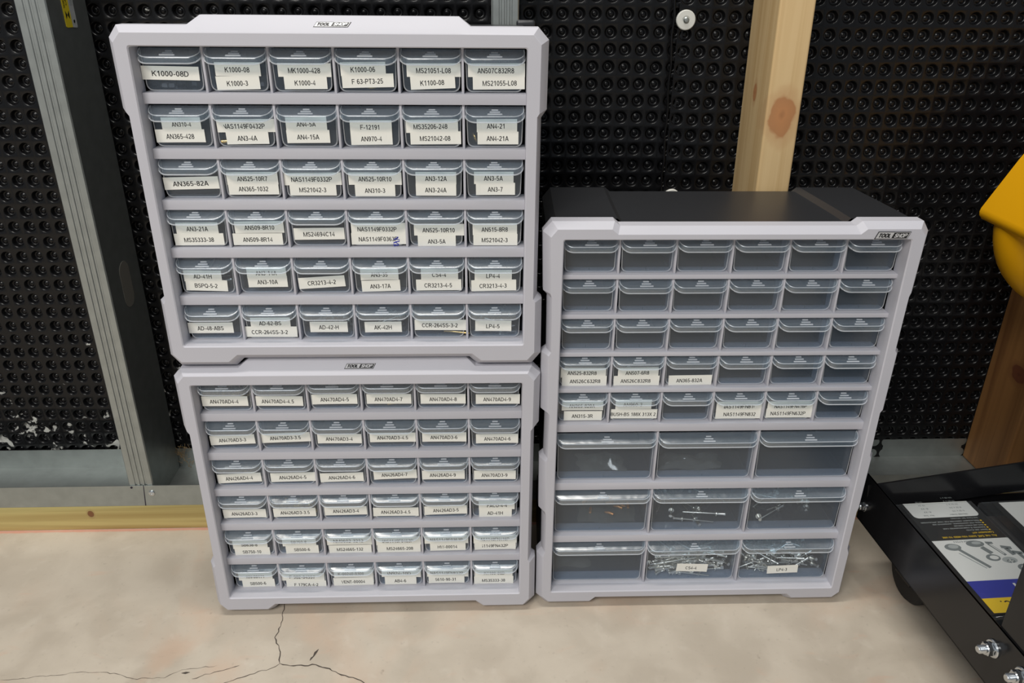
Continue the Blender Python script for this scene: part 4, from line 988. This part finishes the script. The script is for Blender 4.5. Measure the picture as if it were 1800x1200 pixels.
for (x, y) in ((.060, -.055), (.060, -.37), (.44, -.052), (.44, -.37)):
    cs = MB(); cs.bbox(x-.03, x+.03, y-.025, y+.025, ZB-.004, ZB, .001); cs.bbox(x-.018, x-.0155, y-.016, y+.016, .030, ZB-.003, .0008); cs.bbox(x+.0155, x+.018, y-.016, y+.016, .030, ZB-.003, .0008)
    co = cs.build('caster', M['black_coat'], cart)
    wh = MB(); wh.lathe([(.010, -.013), (.034, -.013), (.0375, -.009), (.0375, .009), (.034, .013), (.010, .013)], 32, 0, Matrix.Translation((x, y, .0376)) @ RX)
    wh.build('wheel', M['rubber'], co, smooth=40)
# hardware assortment cases lying in the tray
CT = cart.location; RC = Matrix.Translation(CT) @ Matrix.Rotation(CY, 4, 'Z')
def case(x0, x1, y0, y1, label, cards):
    z0 = ZB+tk+.0004; z1 = .1205; p = RC @ Vector((x0, y0, z0))
    r = thing('assortment_case', p, label, 'case', CY); w_, h_, zt = x1-x0, y1-y0, z1-z0
    b = MB(); bm = bmesh.new(); bmesh.ops.create_cube(bm, size=1)
    for v in bm.verts: v.co = (w_*(v.co.x+.5), h_*(v.co.y+.5), zt*(v.co.z+.5))
    bmesh.ops.bevel(bm, geom=bm.edges[:], offset=.0035, segments=3, affect='EDGES'); b.bm(bm)
    b.build('lid', M['case_clear'], r, smooth=45)
    s_ = MB(); s_.bbox(.002, w_-.002, .002, h_-.002, .001, .012, .002); s_.build('compartment_tray', M['dark_metal'], r, smooth=40)
    cards(r, w_, h_, zt)
    return r
def card_front(r, w_, h_, zt):
    mb = MB(); z = zt-.0016; mats = [M['black_print'], M['white_print'], M['yellow_print'], M['blue_print'], M['grey_print'], M['lgrey_print']]
    X0_, X1_ = .010, w_-.002; Y0_ = .007; Wc = X1_-X0_
    mb.box(X0_, X1_, Y0_, h_-.0008, z-.0004, z, 0)
    def quad(xa, xb, ya, yb, mi, dz=.0001, rc=0):
        pts = [(X0_+xa, Y0_+ya), (X0_+xb, Y0_+ya), (X0_+xb, Y0_+yb), (X0_+xa, Y0_+yb)]
        if rc:
            pts = []
            for cx, cy, a0 in ((xb-rc, yb-rc, 0), (xa+rc, yb-rc, 90), (xa+rc, ya+rc, 180), (xb-rc, ya+rc, 270)):
                for k in range(5): a = math.radians(a0+k*22.5); pts.append((X0_+cx+rc*math.cos(a), Y0_+cy+rc*math.sin(a)))
        mb.prism(pts, z, z+dz, 'Z', mi)
    quad(0, Wc, 0, .0205, 2); quad(0, Wc, .0205, .046, 3); quad(0, Wc, .046, .112, 1); quad(.004, Wc-.006, .153, h_-.0080, 1, .0001, .006); quad(.004, Wc-.006, .163, h_-.0080, 1, .00015)
    def up_text(txt, xr, y, width, cap, mi, dz=.0002):      # printed so that its head points to the viewer
        add_text(mb, txt, 0, 0, width, cap, lambda a, b: (X0_+xr-width/2-a, Y0_+y-b, z+dz), mi)
    up_text('PC.', .036, .011, .020, .0100, 0); up_text('NUT', .083, .034, .040, .0120, 1)
    up_text('ITEM 67553', .046, .1085, .022, .0026, 4)
    up_text('All the SAE sizes you need to use', .082, .1165, .066, .0033, 2); up_text('Convenient kit!', .082, .1225, .026, .0030, 2)
    for k, (t_, wd) in enumerate((('Bright zinc plated', .026), ('Assorted & compartmented case', .052), ('Nuts and screws together', .036), ('Ideal for maintenance, automotive use', .060), ('Replacement hardware for your applications', .072))):
        up_text(t_, .078, .1275+k*.0042, wd, .0024, 5); quad(.0795, .0815, .1265+k*.0042, .1285+k*.0042, 2)
    up_text('240 Piece Set includes', .080, .1495, .034, .0022, 5)
    for k, (a_, b_) in enumerate((('Machine Screw', 'Nut Size'), ('6-32 x 1/2', '6-32'), ('8-32 x 3/4', '8-32'), ('10-24 x 1', '10-24'), ('10-24 x 2', '1/4-20'), ('1/4-20 x 1', ''))):
        up_text(a_, .072, .157+k*.0065, .022 if k == 0 else .015, .0024, 4)
        if b_: up_text(b_, .030, .157+k*.0065, .013 if k == 0 else .009, .0024, 4)
    def disc(cx, cy, rx, ry, mi, dz): mb.prism([(X0_+cx+rx*math.cos(2*PI*k/18), Y0_+cy+ry*math.sin(2*PI*k/18)) for k in range(18)], z+.0001, z+dz, 'Z', mi)
    def bar(ax, ay, bx, by, wd, mi, dz=.0003):
        d_ = Vector((bx-ax, by-ay)).normalized()*wd/2; n_ = (-d_.y, d_.x)
        mb.prism([(X0_+ax+n_[0], Y0_+ay+n_[1]), (X0_+bx+n_[0], Y0_+by+n_[1]), (X0_+bx-n_[0], Y0_+by-n_[1]), (X0_+ax-n_[0], Y0_+ay-n_[1])], z+.0001, z+dz, 'Z', mi)
    bar(.022, .097, .040, .065, .0042, 4); bar(.019, .090, .035, .064, .0016, 5); disc(.018, .100, .0095, .0058, 4, .0004); disc(.019, .101, .0060, .0034, 5, .0005)
    bar(.051, .098, .056, .087, .0060, 4); disc(.047, .104, .0105, .0055, 4, .0004); disc(.049, .105, .0055, .0025, 5, .0005)
    bar(.062, .103, .070, .083, .0036, 4); bar(.060, .105, .068, .104, .0036, 4); bar(.063, .102, .069, .085, .0012, 1, .0004)
    bar(.077, .094, .080, .083, .0052, 4); bar(.073, .097, .084, .094, .0048, 4); bar(.086, .085, .088, .075, .0044, 4); bar(.081, .088, .091, .085, .0044, 4)
    disc(.053, .080, .0080, .0055, 4, .0004); disc(.054, .080, .0050, .0032, 1, .0005)
    disc(.069, .075, .0085, .0050, 5, .0004); disc(.069, .073, .0048, .0028, 4, .0005); bar(.066, .073, .072, .073, .001, 1, .0006); bar(.069, .070, .069, .076, .001, 1, .0006)
    disc(.078, .062, .0080, .0058, 4, .0004); disc(.079, .062, .0050, .0036, 1, .0005)
    mb.build('printed_card', mats, r, fix=False)
def card_back(r, w_, h_, zt):
    mb = MB(); z = zt-.0016; mb.box(.018, w_-.002, .004, h_-.001, z-.0004, z, 0)
    mb.prism([(.026, .135), (.030, .131), (w_-.004, .131), (w_-.004, h_-.004), (.026, h_-.004)], z, z+.0001, 'Z', 1)
    for k in range(4): mb.box(.05, w_-.01, .150+k*.006, .1512+k*.006, z+.0001, z+.0002, 2)
    mb.build('printed_card', [M['black_print'], M['white_print'], M['grey_print']], r, fix=False)
case(.0260, .1300, -.2120, -.0225, 'clear hardware assortment case with bolt pictures and blue band, in the cart tray', card_front)
case(.1340, .2400, -.2120, -.0255, 'clear hardware assortment case right of the one with bolt pictures, mostly hidden', card_back)

# ---------------------------------------------------------------- yellow hard hat at the right edge
hat = thing('hard_hat', (.711, -.060, .36), 'yellow plastic hard hat hanging at the far right edge', 'hard hat')
mb = MB(); pr = []
for k in range(13): a = -PI/2+k*PI/2/12; pr.append((max(.0005, .108*math.cos(a)), .0945+.103*math.sin(a)))
pr += [(.108, .110), (.104, .115)]
mb.lathe(pr, 48); dome = mb.build('shell', M['yellow'], hat, smooth=50)
dome.scale = (1.04, .62, 1.05); dome.location = (-.014, 0, -.006)
bm = bmesh.new()
ol = [(-.121+.0105*math.cos(math.radians(a)), .0965+.0105*math.sin(math.radians(a))) for a in (265, 235, 205, 180, 155)] + [(-.1015, .157), (-.06, .228), (.02, .262), (.12, .262), (.12, .062), (-.02, .076), (-.081, .086), (-.105, .0868)]
f0 = bm.faces.new([bm.verts.new((x, -.068, z)) for x, z in ol]); ex = bmesh.ops.extrude_face_region(bm, geom=[f0])
for v in ex['geom']:
    if isinstance(v, bmesh.types.BMVert): v.co.y = .04
bm.faces.ensure_lookup_table(); bmesh.ops.recalc_face_normals(bm, faces=bm.faces[:])
fr = min(bm.faces, key=lambda f: f.calc_center_median().y)
bmesh.ops.inset_region(bm, faces=[fr], thickness=.013, depth=0); 
for v in fr.verts: v.co.y += .007
bmesh.ops.bevel(bm, geom=[e for e in bm.edges if e.calc_face_angle(0) > .6], offset=.004, segments=3, affect='EDGES')
mb = MB(); mb.bm(bm); mb.build('brim', M['yellow'], hat, smooth=50)
